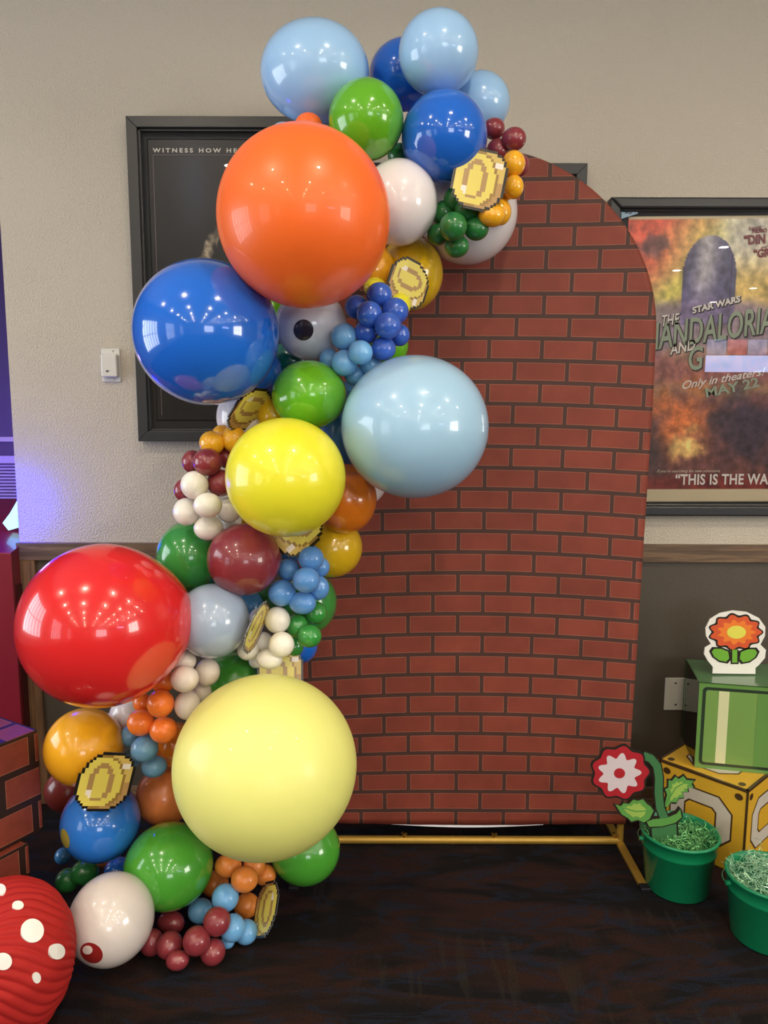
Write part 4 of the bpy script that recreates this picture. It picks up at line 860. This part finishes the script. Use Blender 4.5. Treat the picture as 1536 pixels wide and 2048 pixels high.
def coin(x, y, Y, u, v, sg, label):
    """u, v: half extents (pixels) of the card's width and height as they appear; sg: which way it is turned"""
    s = mpp(y, Y); C0 = at(x, y, Y); rr_ = (C0-Vector((0, 0, CAMZ))).normalized(); Xb = rr_.cross(Vector((0, 0, 1))).normalized(); Zb = Xb.cross(rr_)
    
    org_ = Vector((0, 0, CAMZ))
    def pl(px, py): d_ = at(px, py, 1.0)-org_; return org_+d_*((C0-org_).dot(rr_)/d_.dot(rr_))-C0
    U3 = pl(x+u[0], y+u[1]); V3 = pl(x+v[0], y+v[1])
    U = Vector((U3.dot(Xb), 0, U3.dot(Zb))); V = Vector((V3.dot(Xb), 0, V3.dot(Zb)))
    # true half width a with height 1.1 a: solve for the depth components
    lo, hi = max(U.length, V.length/1.1), .4
    dot = U.dot(V)
    def f(a): return math.sqrt(max(a*a-U.length_squared, 0))*math.sqrt(max(1.21*a*a-V.length_squared, 0))-abs(dot)
    for _ in range(60):
        m_ = (lo+hi)/2
        if f(m_) < 0: lo = m_
        else: hi = m_
    a = (lo+hi)/2
    du = math.sqrt(max(a*a-U.length_squared, 0)); dv = math.sqrt(max(1.21*a*a-V.length_squared, 0))
    U.y = sg*du; V.y = -math.copysign(dv, dot)*sg if dot else 0
    U = Xb*U.x+Zb*U.z+rr_*U.y; V = Xb*V.x+Zb*V.z+rr_*V.y
    Un = U.normalized(); Vn = (V-Un*V.dot(Un)).normalized(); W = Vn.cross(Un) * 1.0
    o = bpy.data.objects.new('pixel_coin', cme); COL.objects.link(o)
    # card front looks along local -Y
    Yax = Un.cross(Vn)*-1
    o.matrix_world = Matrix.Translation(at(x, y, Y)) @ Matrix(((Un.x, Yax.x, Vn.x), (Un.y, Yax.y, Vn.y), (Un.z, Yax.z, Vn.z))).to_4x4() @ Matrix.Diagonal((2*a, 2*a, 2*a, 1))
    tag(o, label, 'coin cutout', 'pixel coin cutouts on the garland'); return o
coin(958, 359, 2.035, (53, 11), (12, -62), 1, 'pixelated gold coin cutout beside the marigold cluster at the top')
coin(818, 566, 2.10, (-14, 44), (37, 19), -1, 'pixelated gold coin cutout on the mustard balloon by the royal blue cluster')
coin(502, 820, 2.035, (-26, 41), (34, 2), 1, 'pixelated gold coin cutout leaning above the giant bright yellow balloon')
coin(587, 1047, 2.06, (-43, 40), (40, 43), 1, 'pixelated gold coin cutout poking out below the giant bright yellow balloon')
coin(514, 1254.5, 1.97, (9.5, 11.5), (22, -49), 1, 'pixelated gold coin cutout seen almost edge-on beside small white balloons')
coin(561, 1348, 2.12, (46, 0), (0, -54), 1, 'pixelated gold coin cutout mostly hidden above the giant pale yellow balloon')
coin(210, 1564, 1.915, (55, 1), (14, -58), 1, 'pixelated gold coin cutout between marigold and blue balloons at lower left')
coin(531, 1818, 1.95, (-22, 4), (-9, 58), 1, 'pixelated gold coin cutout upside down beside the floor cluster')

# ---------------------------------------------------------------- printed cardboard boxes
def rect_box(P0, e1, e2, s1, s2, z0, z1):
    """corner P0 (x, y), directions e1, e2"""
    e1 = Vector(e1).normalized(); e2 = Vector(e2).normalized(); P = Vector(P0)
    return [P, P+e1*s1, P+e1*s1+e2*s2, P+e2*s2]
def brick_box(name, P0, ang, size, z0, label):
    e1 = Vector((math.cos(ang), math.sin(ang))); e2 = Vector((-e1.y, e1.x)); s = size
    cs = [Vector(P0), Vector(P0)+e1*s, Vector(P0)+e1*s+e2*s, Vector(P0)+e2*s]
    me = bpy.data.meshes.new(name)
    vs = [(c.x, c.y, z) for z in (z0, z0+s) for c in cs]
    ar = (cs[1]-cs[0]).x*(cs[2]-cs[1]).y-(cs[1]-cs[0]).y*(cs[2]-cs[1]).x
    fs = [(3, 2, 1, 0), (4, 5, 6, 7), (0, 1, 5, 4), (1, 2, 6, 5), (2, 3, 7, 6), (3, 0, 4, 7)]
    me.from_pydata(vs, [], fs); uv = me.uv_layers.new(name='brick')
    for p in me.polygons:
        for k, li in enumerate(p.loop_indices):
            uv.data[li].uv = [(0, 0), (1, 0), (1, 1), (0, 1)][k]
    me.materials.append(m_bbox); o = link('brick_box', me)
    b = o.modifiers.new('bevel', 'BEVEL'); b.width = .003; b.segments = 2
    return tag(o, label, 'box', 'brick printed boxes')
m_bbox = brick_mat('printed brick card', (122, 56, 42), (112, 50, 38), (44, 26, 22), .62, .3333, .034, rough=.4)
_c = at(75, 1459, 2.0)
A_ = math.atan2(-.86, -.52)     # front face runs from the right corner towards the camera
def bb(px, py, ztop, zb, label, yaw=0):
    Z = ztop; v = (py-1024)/FPX
    # solve distance for known height
    r = at(px, py, 1.0); t = (CAMZ-Z)/(CAMZ-r.z); P = Vector((r.x*t, t))
    return brick_box('brick_box', P-Vector((0, 0)), A_-math.pi/2+yaw+math.pi/2-math.pi/2, ztop-zb, zb, label)
# corner order: P0 -> e1 ... the visible right corner is P0 with e2 towards the camera-left
bb(75, 1459, .594, .296, 'upper brick printed cardboard cube at the left edge, stacked on another')
bb(57, 1684, .294, .0, 'lower brick printed cardboard cube on the floor behind the red paper ball')

# yellow box and green box at the right
def cube(P0, ang, s, z0, h, m, name, parent=None, bevel=.003):
    e1 = Vector((math.cos(ang), math.sin(ang))); e2 = Vector((-e1.y, e1.x)); P = Vector(P0)
    cs = [P, P+e1*s, P+e1*s+e2*s, P+e2*s]
    q = MB(); q.hexa([(c.x, c.y, z0) for c in cs]+[(c.x, c.y, z0+h) for c in cs]); return q.build(name, m, parent, bevel), cs
def solve(px, py, Z):
    r = at(px, py, 1.0); t = (CAMZ-Z)/(CAMZ-r.z); return Vector((r.x*t, t))
m_yel = mat('golden card', (214, 168, 48), .32, coat=.4); m_dkb = mat('dark brown print', (70, 48, 26), .35, coat=.4); m_gry = mat('pale grey print', (200, 192, 178), .35, coat=.4)
NC = solve(1496, 1582, .298); LC = solve(1318.5, 1518.5, .298); S_ = .30
eL = (LC-NC).normalized(); eR = Vector((-eL.y, eL.x)) if Vector((-eL.y, eL.x)).x > 0 else Vector((eL.y, -eL.x))
yb = empty('yellow_box', (NC.x, NC.y+.2, 0), 'yellow cardboard cube with dark edges and grey print beside the wall', 'box')
cs = [NC, NC+eR*S_, NC+eR*S_+eL*S_, NC+eL*S_]
q = MB(); q.hexa([(c.x, c.y, 0) for c in cs]+[(c.x, c.y, .298) for c in cs]); q.build('card_body', m_yel, yb, .003)
def face_uv(P, ex, ey, n):       # local 2D -> world on a face, lifted
    return lambda x, y, l=.0: P+ex*x+ey*y+n*(.0008+l)
Lf = face_uv(Vector((LC.x, LC.y, 0)), Vector((-eL.x, -eL.y, 0)), Vector((0, 0, 1)), Vector((-eR.x, -eR.y, 0)))
Rf = face_uv(Vector((NC.x, NC.y, 0)), Vector((eR.x, eR.y, 0)), Vector((0, 0, 1)), Vector((-eL.x, -eL.y, 0)))
Tf = face_uv(Vector((NC.x, NC.y, .298)), Vector((eR.x, eR.y, 0)), Vector((eL.x, eL.y, 0)), Vector((0, 0, 1)))
def patch(b, F, pts, lift, mi=0, th=.0006):
    P = [F(x, y, lift) for x, y in pts]
    n = (P[1]-P[0]).cross(P[2]-P[0]).normalized()
    F0 = (F(0, 0, 1)-F(0, 0, 0))
    b.prism(P, th, F0, mi)
def ring(b, F, x0, x1, y0, y1, w_, lift):
    patch(b, F, [(x0, y0), (x1, y0), (x1, y0+w_), (x0, y0+w_)], lift); patch(b, F, [(x0, y1-w_), (x1, y1-w_), (x1, y1), (x0, y1)], lift)
    patch(b, F, [(x0, y0), (x0+w_, y0), (x0+w_, y1), (x0, y1)], lift); patch(b, F, [(x1-w_, y0), (x1, y0), (x1, y1), (x1-w_, y1)], lift)
def ell(cx, cy, rx, ry, n=24, a0=0): return [(cx+rx*math.cos(2*math.pi*k/n+a0), cy+ry*math.sin(2*math.pi*k/n+a0)) for k in range(n)]
for F in (Lf, Rf, Tf):
    q = MB(); ring(q, F, 0, .30, 0, .298, .008, .0); q.build('printed_edge', m_dkb, yb)
    for cx in (.03, .27):
        for cy in (.03, .268): q = MB(); patch(q, F, ell(cx, cy, .013, .011), .0004); q.build('printed_dot', m_dkb, yb)
def octa(x0, x1, y0, y1, c): return [(x0+c, y0), (x1-c, y0), (x1, y0+c), (x1, y1-c), (x1-c, y1), (x0+c, y1), (x0, y1-c), (x0, y0+c)]
for F in (Lf, Rf, Tf):                 # a plain grey eight-sided ring around a yellow middle
    q = MB(); patch(q, F, octa(.045, .255, .065, .245, .045), .0002); q.build('printed_outline', m_dkb, yb)
    q = MB(); patch(q, F, octa(.050, .250, .070, .240, .043), .0006); q.build('printed_ring', m_gry, yb)
    q = MB(); patch(q, F, octa(.096, .204, .116, .200, .014), .0011); q.build('printed_outline', m_dkb, yb)
    q = MB(); patch(q, F, octa(.101, .199, .121, .195, .012), .0016); q.build('printed_center', m_yel, yb)

m_grn = mat('green card', (96, 138, 70), .3, coat=.5); m_grn2 = mat('mid green print', (112, 148, 76), .35, coat=.5); m_dg = mat('very dark green print', (36, 52, 36), .35, coat=.5); m_pale = mat('pale stripe print', (202, 204, 160), .35, coat=.5)
m_gtop = mat('deep green card', (72, 116, 70), .25, coat=.6)
def clearmat():
    m = bpy.data.materials.new('clear plastic sheet'); m.use_nodes = True; nt = m.node_tree; nt.nodes.remove(nt.nodes['Principled BSDF'])
    g = N(m, 'ShaderNodeBsdfGlossy', i_Roughness=.06); t = N(m, 'ShaderNodeBsdfTransparent'); t.inputs[0].default_value = (.86, .96, .88, 1); x = N(m, 'ShaderNodeMixShader')
    f = N(m, 'ShaderNodeFresnel', i_IOR=1.5); L(m, f.outputs[0], x.inputs[0]); L(m, t.outputs[0], x.inputs[1]); L(m, g.outputs[0], x.inputs[2])
    L(m, x.outputs[0], nt.nodes['Material Output'].inputs['Surface']); return m
m_clear = clearmat()
GH = .298; G0 = solve(1399, 1364, .298+GH); G1 = solve(1536, 1374, .298+GH); eF = (G1-G0).normalized(); eB = Vector((-eF.y, eF.x)); GS = .28; GD = .245
if eB.y < 0: eB = -eB
gb = empty('green_box', (G0.x+.14, G0.y+.1, .299), 'green striped card box with a clear plastic side on top of the yellow cube', 'box')
def wallp(name, P, ex, ey, wx, wy, th, m):  # slab: P corner, ex along, ey up, thickness inward
    n = ex.cross(ey).normalized(); q = MB(); q.prism([P, P+ex*wx, P+ex*wx+ey*wy, P+ey*wy], th, n); return q.build(name, m, gb)
P3 = lambda p, z: Vector((p.x, p.y, z)); up = Vector((0, 0, 1)); F3 = Vector((eF.x, eF.y, 0)); B3 = Vector((eB.x, eB.y, 0))
wallp('front_panel', P3(G0, .299), F3, up, GS, GH-.002, .003, m_grn)
wallp('top_panel', P3(G0, .299+GH-.002), F3, B3, GS, GD, .003, m_gtop)
wallp('clear_side', P3(G0+eB*GD, .299), -B3, up, GD-.004, GH-.006, .0015, m_clear)
wallp('right_side', P3(G0+eF*GS, .299), B3, up, GD, GH-.006, .003, m_grn)
wallp('back_panel', P3(G0+eB*GD+eF*GS, .299), -F3, up, GS-.002, GH-.006, .0015, m_clear)
wallp('bottom_panel', P3(G0+eB*GD, .3015), F3, -B3, GS-.004, GD-.006, .002, m_clear)
# round pencil-thick tube look of the clear side's front edge
q = MB(); q.tube([P3(G0+eB*(GD-.004), .302), P3(G0+eB*(GD-.004), .299+GH-.004)], .004, 10); q.build('edge_bead', m_clear, gb)
Gf = lambda x, y, l=0: P3(G0, .299)+F3*x+up*y+(-B3)*(.0006+l)
def gp(b, pts, l): b.prism([Gf(x, y, l) for x, y in pts], .0005, -B3)
q = MB()
def rr(x0, x1, y0, y1, r, n=6):
    pts = []
    for cx, cy, a0 in ((x1-r, y0+r, -90), (x1-r, y1-r, 0), (x0+r, y1-r, 90), (x0+r, y0+r, 180)):
        for k in range(n+1): a_ = math.radians(a0+90*k/n); pts.append((cx+r*math.cos(a_), cy+r*math.sin(a_)))
    return pts
gp(q, rr(.012, .268, .012, .282, .014), 0); q.build('printed_outline', m_dg, gb)
q = MB(); gp(q, rr(.022, .258, .022, .272, .008), .0007); q.build('printed_field', m_grn2, gb)
q = MB(); gp(q, [(.062, .0225), (.094, .0225), (.094, .2715), (.062, .2715)], .0014); q.build('printed_stripe', m_pale, gb)
q = MB(); gp(q, [(.180, .0225), (.240, .0225), (.240, .2715), (.180, .2715)], .0014); q.build('printed_stripe', m_grn, gb)

# ---------------------------------------------------------------- flower card on the green box
FYc = G0.y+.07
fc = empty('flower_card', at(1468, 1345, FYc), 'white edged flower cutout with red, orange and yellow bloom standing on the green box', 'cutout')
def card(pts, Y, l, th, m, name, parent):
    q = MB(); q.prism([at(x, y, Y)+Vector((0, -l, 0)) for x, y in pts], th, (0, -1, 0)); return q.build(name, m, parent)
def pel(cx, cy, rx, ry, n=40, wob=0, k=8, ph=0): 
    return [(cx+rx*(1+wob*math.cos(k*t+ph))*math.cos(t), cy+ry*(1+wob*math.cos(k*t+ph))*math.sin(t)) for t in (2*math.pi*i/n for i in range(n))]
m_cw = mat('white card', (226, 224, 218), .45); m_ol = mat('black print outline', (34, 30, 26), .35)
# silhouette: bloom oval, waist, leaves, base tab
sil = [(1425, 1347), (1426, 1334), (1416, 1322), (1408, 1308), (1410, 1295), (1422, 1288), (1412, 1272), (1411, 1256), (1420, 1238), (1440, 1226), (1466, 1221), (1494, 1224), (1518, 1236), (1531, 1254), (1530, 1272), (1521, 1289), (1532, 1300), (1530, 1316), (1518, 1330), (1511, 1336), (1511, 1348)]
card(sil, FYc, 0, .004, m_cw, 'card', fc)
card(pel(1471, 1264, 52, 36, 144, .07, 11), FYc, .0012, .0008, m_ol, 'bloom_outline', fc)
card(pel(1471, 1264, 48, 32, 144, .09, 11), FYc, .0020, .0008, mat('red orange print', (204, 84, 44), .4), 'outer_petals', fc)
card(pel(1472, 1264, 34, 22, 144, .13, 11), FYc, .0028, .0008, mat('orange print', (226, 122, 44), .4), 'inner_petals', fc)
card(pel(1472, 1264, 19, 13, 48), FYc, .0036, .0008, mat('yellow green print', (214, 210, 84), .4), 'bloom_center', fc)
lf1 = [(1418, 1302), (1424, 1294), (1442, 1294), (1460, 1301), (1463, 1318), (1455, 1327), (1438, 1324), (1424, 1314)]
def shrink(pts, f):
    cx = sum(p[0] for p in pts)/len(pts); cy = sum(p[1] for p in pts)/len(pts); return [(cx+(x-cx)*f, cy+(y-cy)*f) for x, y in pts]
lf2 = [(2*1468.5-x, y+1) for x, y in lf1]
for lf in (lf1, lf2):
    o_ = card(lf, FYc, .0012, .0008, m_ol, 'leaf', fc)
    card(shrink(lf, .78), FYc, .0020, .0008, mat('leaf green print', (106, 164, 52), .4), 'leaf_fill', o_)
card([(1461, 1299), (1477, 1299), (1477, 1328), (1461, 1328)], FYc, .0010, .0008, m_ol, 'stem', fc)
card([(1464, 1299), (1474, 1299), (1474, 1325), (1464, 1325)], FYc, .0018, .0008, mat('leaf green print', (106, 164, 52), .4), 'stem_fill', fc)

# ---------------------------------------------------------------- green buckets with tinsel
m_buck = mat('green plastic bucket', (16, 128, 84), .28, coat=.4)
def tinselmat(name, c):
    m = mat(name, c, .18, spec=.9, coat=1); p = m.node_tree.nodes['Principled BSDF']; p.inputs['Thin Film Thickness'].default_value = 420 if 'Thin Film Thickness' in p.inputs else 0
    p.inputs['Metallic'].default_value = .35; return m
m_tin = tinselmat('iridescent green tinsel', (120, 190, 122)); m_tin2 = tinselmat('silvery green tinsel', (170, 215, 180))
def bucket(cx, cy, rt, rb, h, label, tlabel, heap, seed):
    b = empty('bucket', (cx, cy, 0), label, 'bucket', 'green plastic buckets')
    q = MB(); k = (rt-rb)/h
    q.lathe([(.0001, .002), (rb-.004, .002), (rb, .006), (rb+k*(h-.05), h-.052), (rb+k*(h-.05)+.003, h-.05), (rb+k*(h-.05)+.003, h-.044), (rt-.003, h-.012), (rt+.003, h-.010), (rt+.005, h-.004), (rt+.002, h), (rt-.003, h-.001), (rt-.006, h-.02), (rb-.002, .01), (.0001, .008)], (cx, cy, 0), 64)
    q.build('pail', m_buck, b)
    for s_ in (-1, 1): q = MB(); q.tube([(cx+s_*(rt-.002), cy, h-.028), (cx+s_*(rt+.010), cy, h-.028)], .007, 16); q.build('handle_lug', m_buck, b)
    pts = [(cx+(rt+.008)*math.cos(t), cy+(rt+.010)*math.sin(t), h-.028-.020*math.sin(t)) for t in (math.pi*i/24 for i in range(25))]
    q = MB(); q.tube(pts, .0018, 8); q.build('handle', mat('clear green handle', (40, 140, 100), .2, coat=.8), b)
    r = random.Random(seed); q = MB()
    for i in range(620):
        a = r.uniform(0, 6.283); rr_ = rt*.98*math.sqrt(r.random()); bx, by = cx+rr_*math.cos(a), cy+rr_*math.sin(a)
        z = h-.035+heap*(1-(rr_/rt)**2)*r.random()
        d = Vector((r.gauss(0, 1), r.gauss(0, 1), r.gauss(.25, .6))).normalized(); p = Vector((bx, by, z)); wv = Vector((r.gauss(0, 1), r.gauss(0, 1), r.gauss(0, 1))).normalized()*.0014
        vs = []; n = 9; ln = r.uniform(.03, .075 if heap < .03 else .09)
        for j in range(n):
            lim = rt*.93 if p.z < h+.004 else rt*1.12
            off = Vector((p.x-cx, p.y-cy, 0))
            if off.length > lim: p -= off*(1-lim/off.length); d = (d-off.normalized()*1.2*d.dot(off.normalized())).normalized()
            if p.z < h-.05: d.z = abs(d.z)
            vs += [p-wv, p+wv]; p = p+d*ln/n; d = (d+Vector((r.gauss(0, .45), r.gauss(0, .45), r.gauss(-.10, .35)))).normalized(); wv = (wv+Vector((r.gauss(0, 1), r.gauss(0, 1), r.gauss(0, 1)))*.0005).normalized()*.0011
        q.add(vs, [(2*j, 2*j+1, 2*j+3, 2*j+2) for j in range(n-1)], 0, False)
    t = q.build('tinsel_filling', m_tin if heap < .05 else m_tin2); so_ = t.modifiers.new('thick', 'SOLIDIFY'); so_.thickness = .0002
    tag(t, tlabel, 'tinsel', None, 'stuff')
    return b
bucket(.924, 2.19, .114, .094, .19, 'green bucket holding the leafy flower cutout in front of the yellow cube', 'shredded green tinsel filling the bucket of the leafy flower cutout', .035, 1)
bucket(1.092, 1.965, .114, .094, .19, 'green bucket cut off by the right edge of the photo', 'glittering heap of shredded green tinsel in the bucket at the right edge', .085, 2)

# ---------------------------------------------------------------- leafy flower cutout in the first bucket
KY = 2.165
kc = empty('plant_card', at(1345, 1690, KY), 'flat leafy plant cutout with a round red and white bloom standing in a green bucket', 'cutout')
m_st = mat('stem green print', (58, 108, 66), .4); m_lg = mat('leaf mid green', (84, 140, 66), .4); m_lg2 = mat('leaf light green', (140, 170, 80), .4)
m_rp = mat('crimson print', (158, 30, 40), .4); m_wp = mat('dusty white print', (196, 184, 190), .4); m_dk = mat('dark throat print', (64, 36, 44), .4)
stem_c = [(1286, 1511), (1302, 1517), (1314, 1532), (1318, 1556), (1317, 1585), (1320, 1615), (1330, 1640)]
def ribbon(path, w_):
    l, r = [], []
    for i, (x, y) in enumerate(path):
        x0, y0 = path[max(i-1, 0)]; x1, y1 = path[min(i+1, len(path)-1)]; d_ = math.hypot(x1-x0, y1-y0); nx_, ny_ = -(y1-y0)/d_, (x1-x0)/d_
        l.append((x+nx_*w_, y+ny_*w_)); r.append((x-nx_*w_, y-ny_*w_))
    return l+r[::-1]
card(ribbon(stem_c, 10.5), KY, 0, .004, m_ol, 'stem', kc); card(ribbon(stem_c, 8), KY, .0010, .0008, m_st, 'stem_fill', kc)
lr = [(1326, 1612), (1331, 1590), (1326, 1578), (1334, 1574), (1334, 1558), (1342, 1559), (1350, 1549), (1357, 1555), (1368, 1548), (1375, 1557), (1392, 1559), (1386, 1566), (1391, 1574), (1377, 1575), (1378, 1584), (1366, 1585), (1368, 1597), (1358, 1598), (1352, 1608), (1340, 1607), (1330, 1620)]
ll = [(1225, 1607), (1238, 1611), (1244, 1604), (1256, 1606), (1266, 1596), (1276, 1599), (1288, 1595), (1297, 1606), (1306, 1612), (1312, 1622), (1303, 1640), (1290, 1648), (1276, 1642), (1262, 1646), (1254, 1638), (1240, 1630), (1232, 1618)]
for lf, vein in ((lr, [(1330, 1612), (1350, 1575), (1374, 1562)]), (ll, [(1306, 1620), (1270, 1622), (1238, 1612)])):
    o_ = card(lf, KY, .0006, .004, m_ol, 'leaf', kc); card(shrink(lf, .88), KY, .0016, .0008, m_lg, 'leaf_fill', o_)
    card(shrink(lf, .55), KY, .0022, .0005, m_lg2, 'leaf_center', o_); card(ribbon(vein, 1.2), KY, .0028, .0005, m_lg, 'leaf_vein', o_)
# round garden bloom: crimson scalloped petals, a pale inner ring of petals, dark middle
o_ = card(pel(1240, 1544, 58, 54, 120, .06, 9, .3), KY, .0030, .004, m_ol, 'bloom', kc)
card(pel(1240, 1544, 54, 50, 120, .065, 9, .3), KY, .0040, .0008, m_rp, 'outer_petals', o_)
card(pel(1238, 1545, 38, 35, 120, .16, 9, .3), KY, .0048, .0008, m_wp, 'inner_petals', o_)
card(pel(1238, 1545, 11, 10, 30), KY, .0056, .0008, m_rp, 'bloom_center', o_)
cup = [(1291, 1642), (1300, 1634), (1330, 1632), (1352, 1622), (1358, 1613), (1364, 1620), (1366, 1634), (1360, 1642), (1356, 1646), (1358, 1700), (1304, 1700), (1300, 1656), (1293, 1652)]
card(cup, KY, .0008, .006, m_ol, 'cup', kc)
card([(1293, 1643), (1306, 1638), (1332, 1636), (1353, 1627), (1360, 1618), (1363, 1634), (1350, 1645), (1324, 1652), (1298, 1653)], KY, .0020, .0010, m_lg, 'cup_rim', kc)
card([(1303, 1656), (1326, 1654), (1352, 1647), (1354, 1698), (1306, 1698)], KY, .0020, .0010, m_st, 'cup_body', kc)

# ---------------------------------------------------------------- red honeycomb paper ball with white dots
HC = at(14, 1908, 1.62); HA = .150; HB = .182
hb = empty('paper_ball', (HC.x, HC.y, 0), 'red honeycomb tissue paper ball with white dots at the bottom left corner', 'paper decoration')
def honey(th, ph):
    """th angle from the pleat axis, ph round it"""
    r = 1+.030*math.sin(th)**.5*(abs(math.sin(ph*22+1.2*math.sin(th*4)))-.5) if th > .01 else 1
    r += .007*math.sin(th*9+3*math.sin(ph*5))*math.sin(th)
    return r
axis = Vector((-.62, -.60, .50)).normalized(); a1v = axis.cross(Vector((0, 0, 1))).normalized(); a2v = axis.cross(a1v)
def hpoint(th, ph, l=0):
    d = axis*math.cos(th)+(a1v*math.cos(ph)+a2v*math.sin(ph))*math.sin(th)
    r = honey(th, ph)+l; low = max(0, -d.z-.55)
    r += .07*low*math.sin(ph*9)
    p = Vector((d.x*HA, d.y*HA, d.z*(.170 if d.z > 0 else .205)))*r; p.z = max(p.z, .003-HC.z); p.z += .0
    return HC+p
NT, NP = 90, 420; vs = [hpoint(math.pi*j/NT, 2*math.pi*i/NP) for j in range(NT+1) for i in range(NP)]
fs = [(j*NP+i, (j+1)*NP+i, (j+1)*NP+(i+1) % NP, j*NP+(i+1) % NP) for j in range(NT) for i in range(NP)]
me = bpy.data.meshes.new('tissue_pleats'); me.from_pydata([tuple(v) for v in vs], [], fs); me.materials.append(mat('red tissue paper', (164, 34, 32), .7, spec=.2, coat=0)); link('tissue_pleats', me, hb, True)
for (dx, dy, rx_, ry_) in ((0, 1778, 12, 11), (36, 1810, 11.5, 9), (65, 1861, 23, 24), (115, 1903, 15.5, 16), (6, 1923, 18, 17.5), (74, 1956, 8, 11)):
    org = Vector((0, 0, CAMZ)); S = Vector((HA*1.028, HA*1.028, (.170 if dy < 1900 else .205)*1.028))
    def hh(px, py):
        d = at(px, py, 1.0)-org; oo = Vector(((org[k]-HC[k])/S[k] for k in range(3))); dd = Vector((d[k]/S[k] for k in range(3)))
        A0 = dd.dot(dd); B0 = oo.dot(dd); C0 = oo.dot(oo)-1; ds = B0*B0-A0*C0; return org+d*((-B0-math.sqrt(max(ds, 0)))/A0)
    pts = [hh(dx+rx_*math.cos(t), dy+ry_*math.sin(t)) for t in (2*math.pi*k/32 for k in range(32))]
    cen = hh(dx, dy); b_ = [cen]+pts; n_ = (cen-HC).normalized(); m_b = [p-n_*.006 for p in pts]
    me = bpy.data.meshes.new('white_dot'); me.from_pydata([tuple(v) for v in b_+m_b], [], [(0, 1+(k+1) % 32, 1+k) for k in range(32)]+[(1+k, 1+(k+1) % 32, 33+(k+1) % 32, 33+k) for k in range(32)])
    me.materials.append(mat('white card dot', (228, 226, 222), .5)); link('white_dot', me, hb)
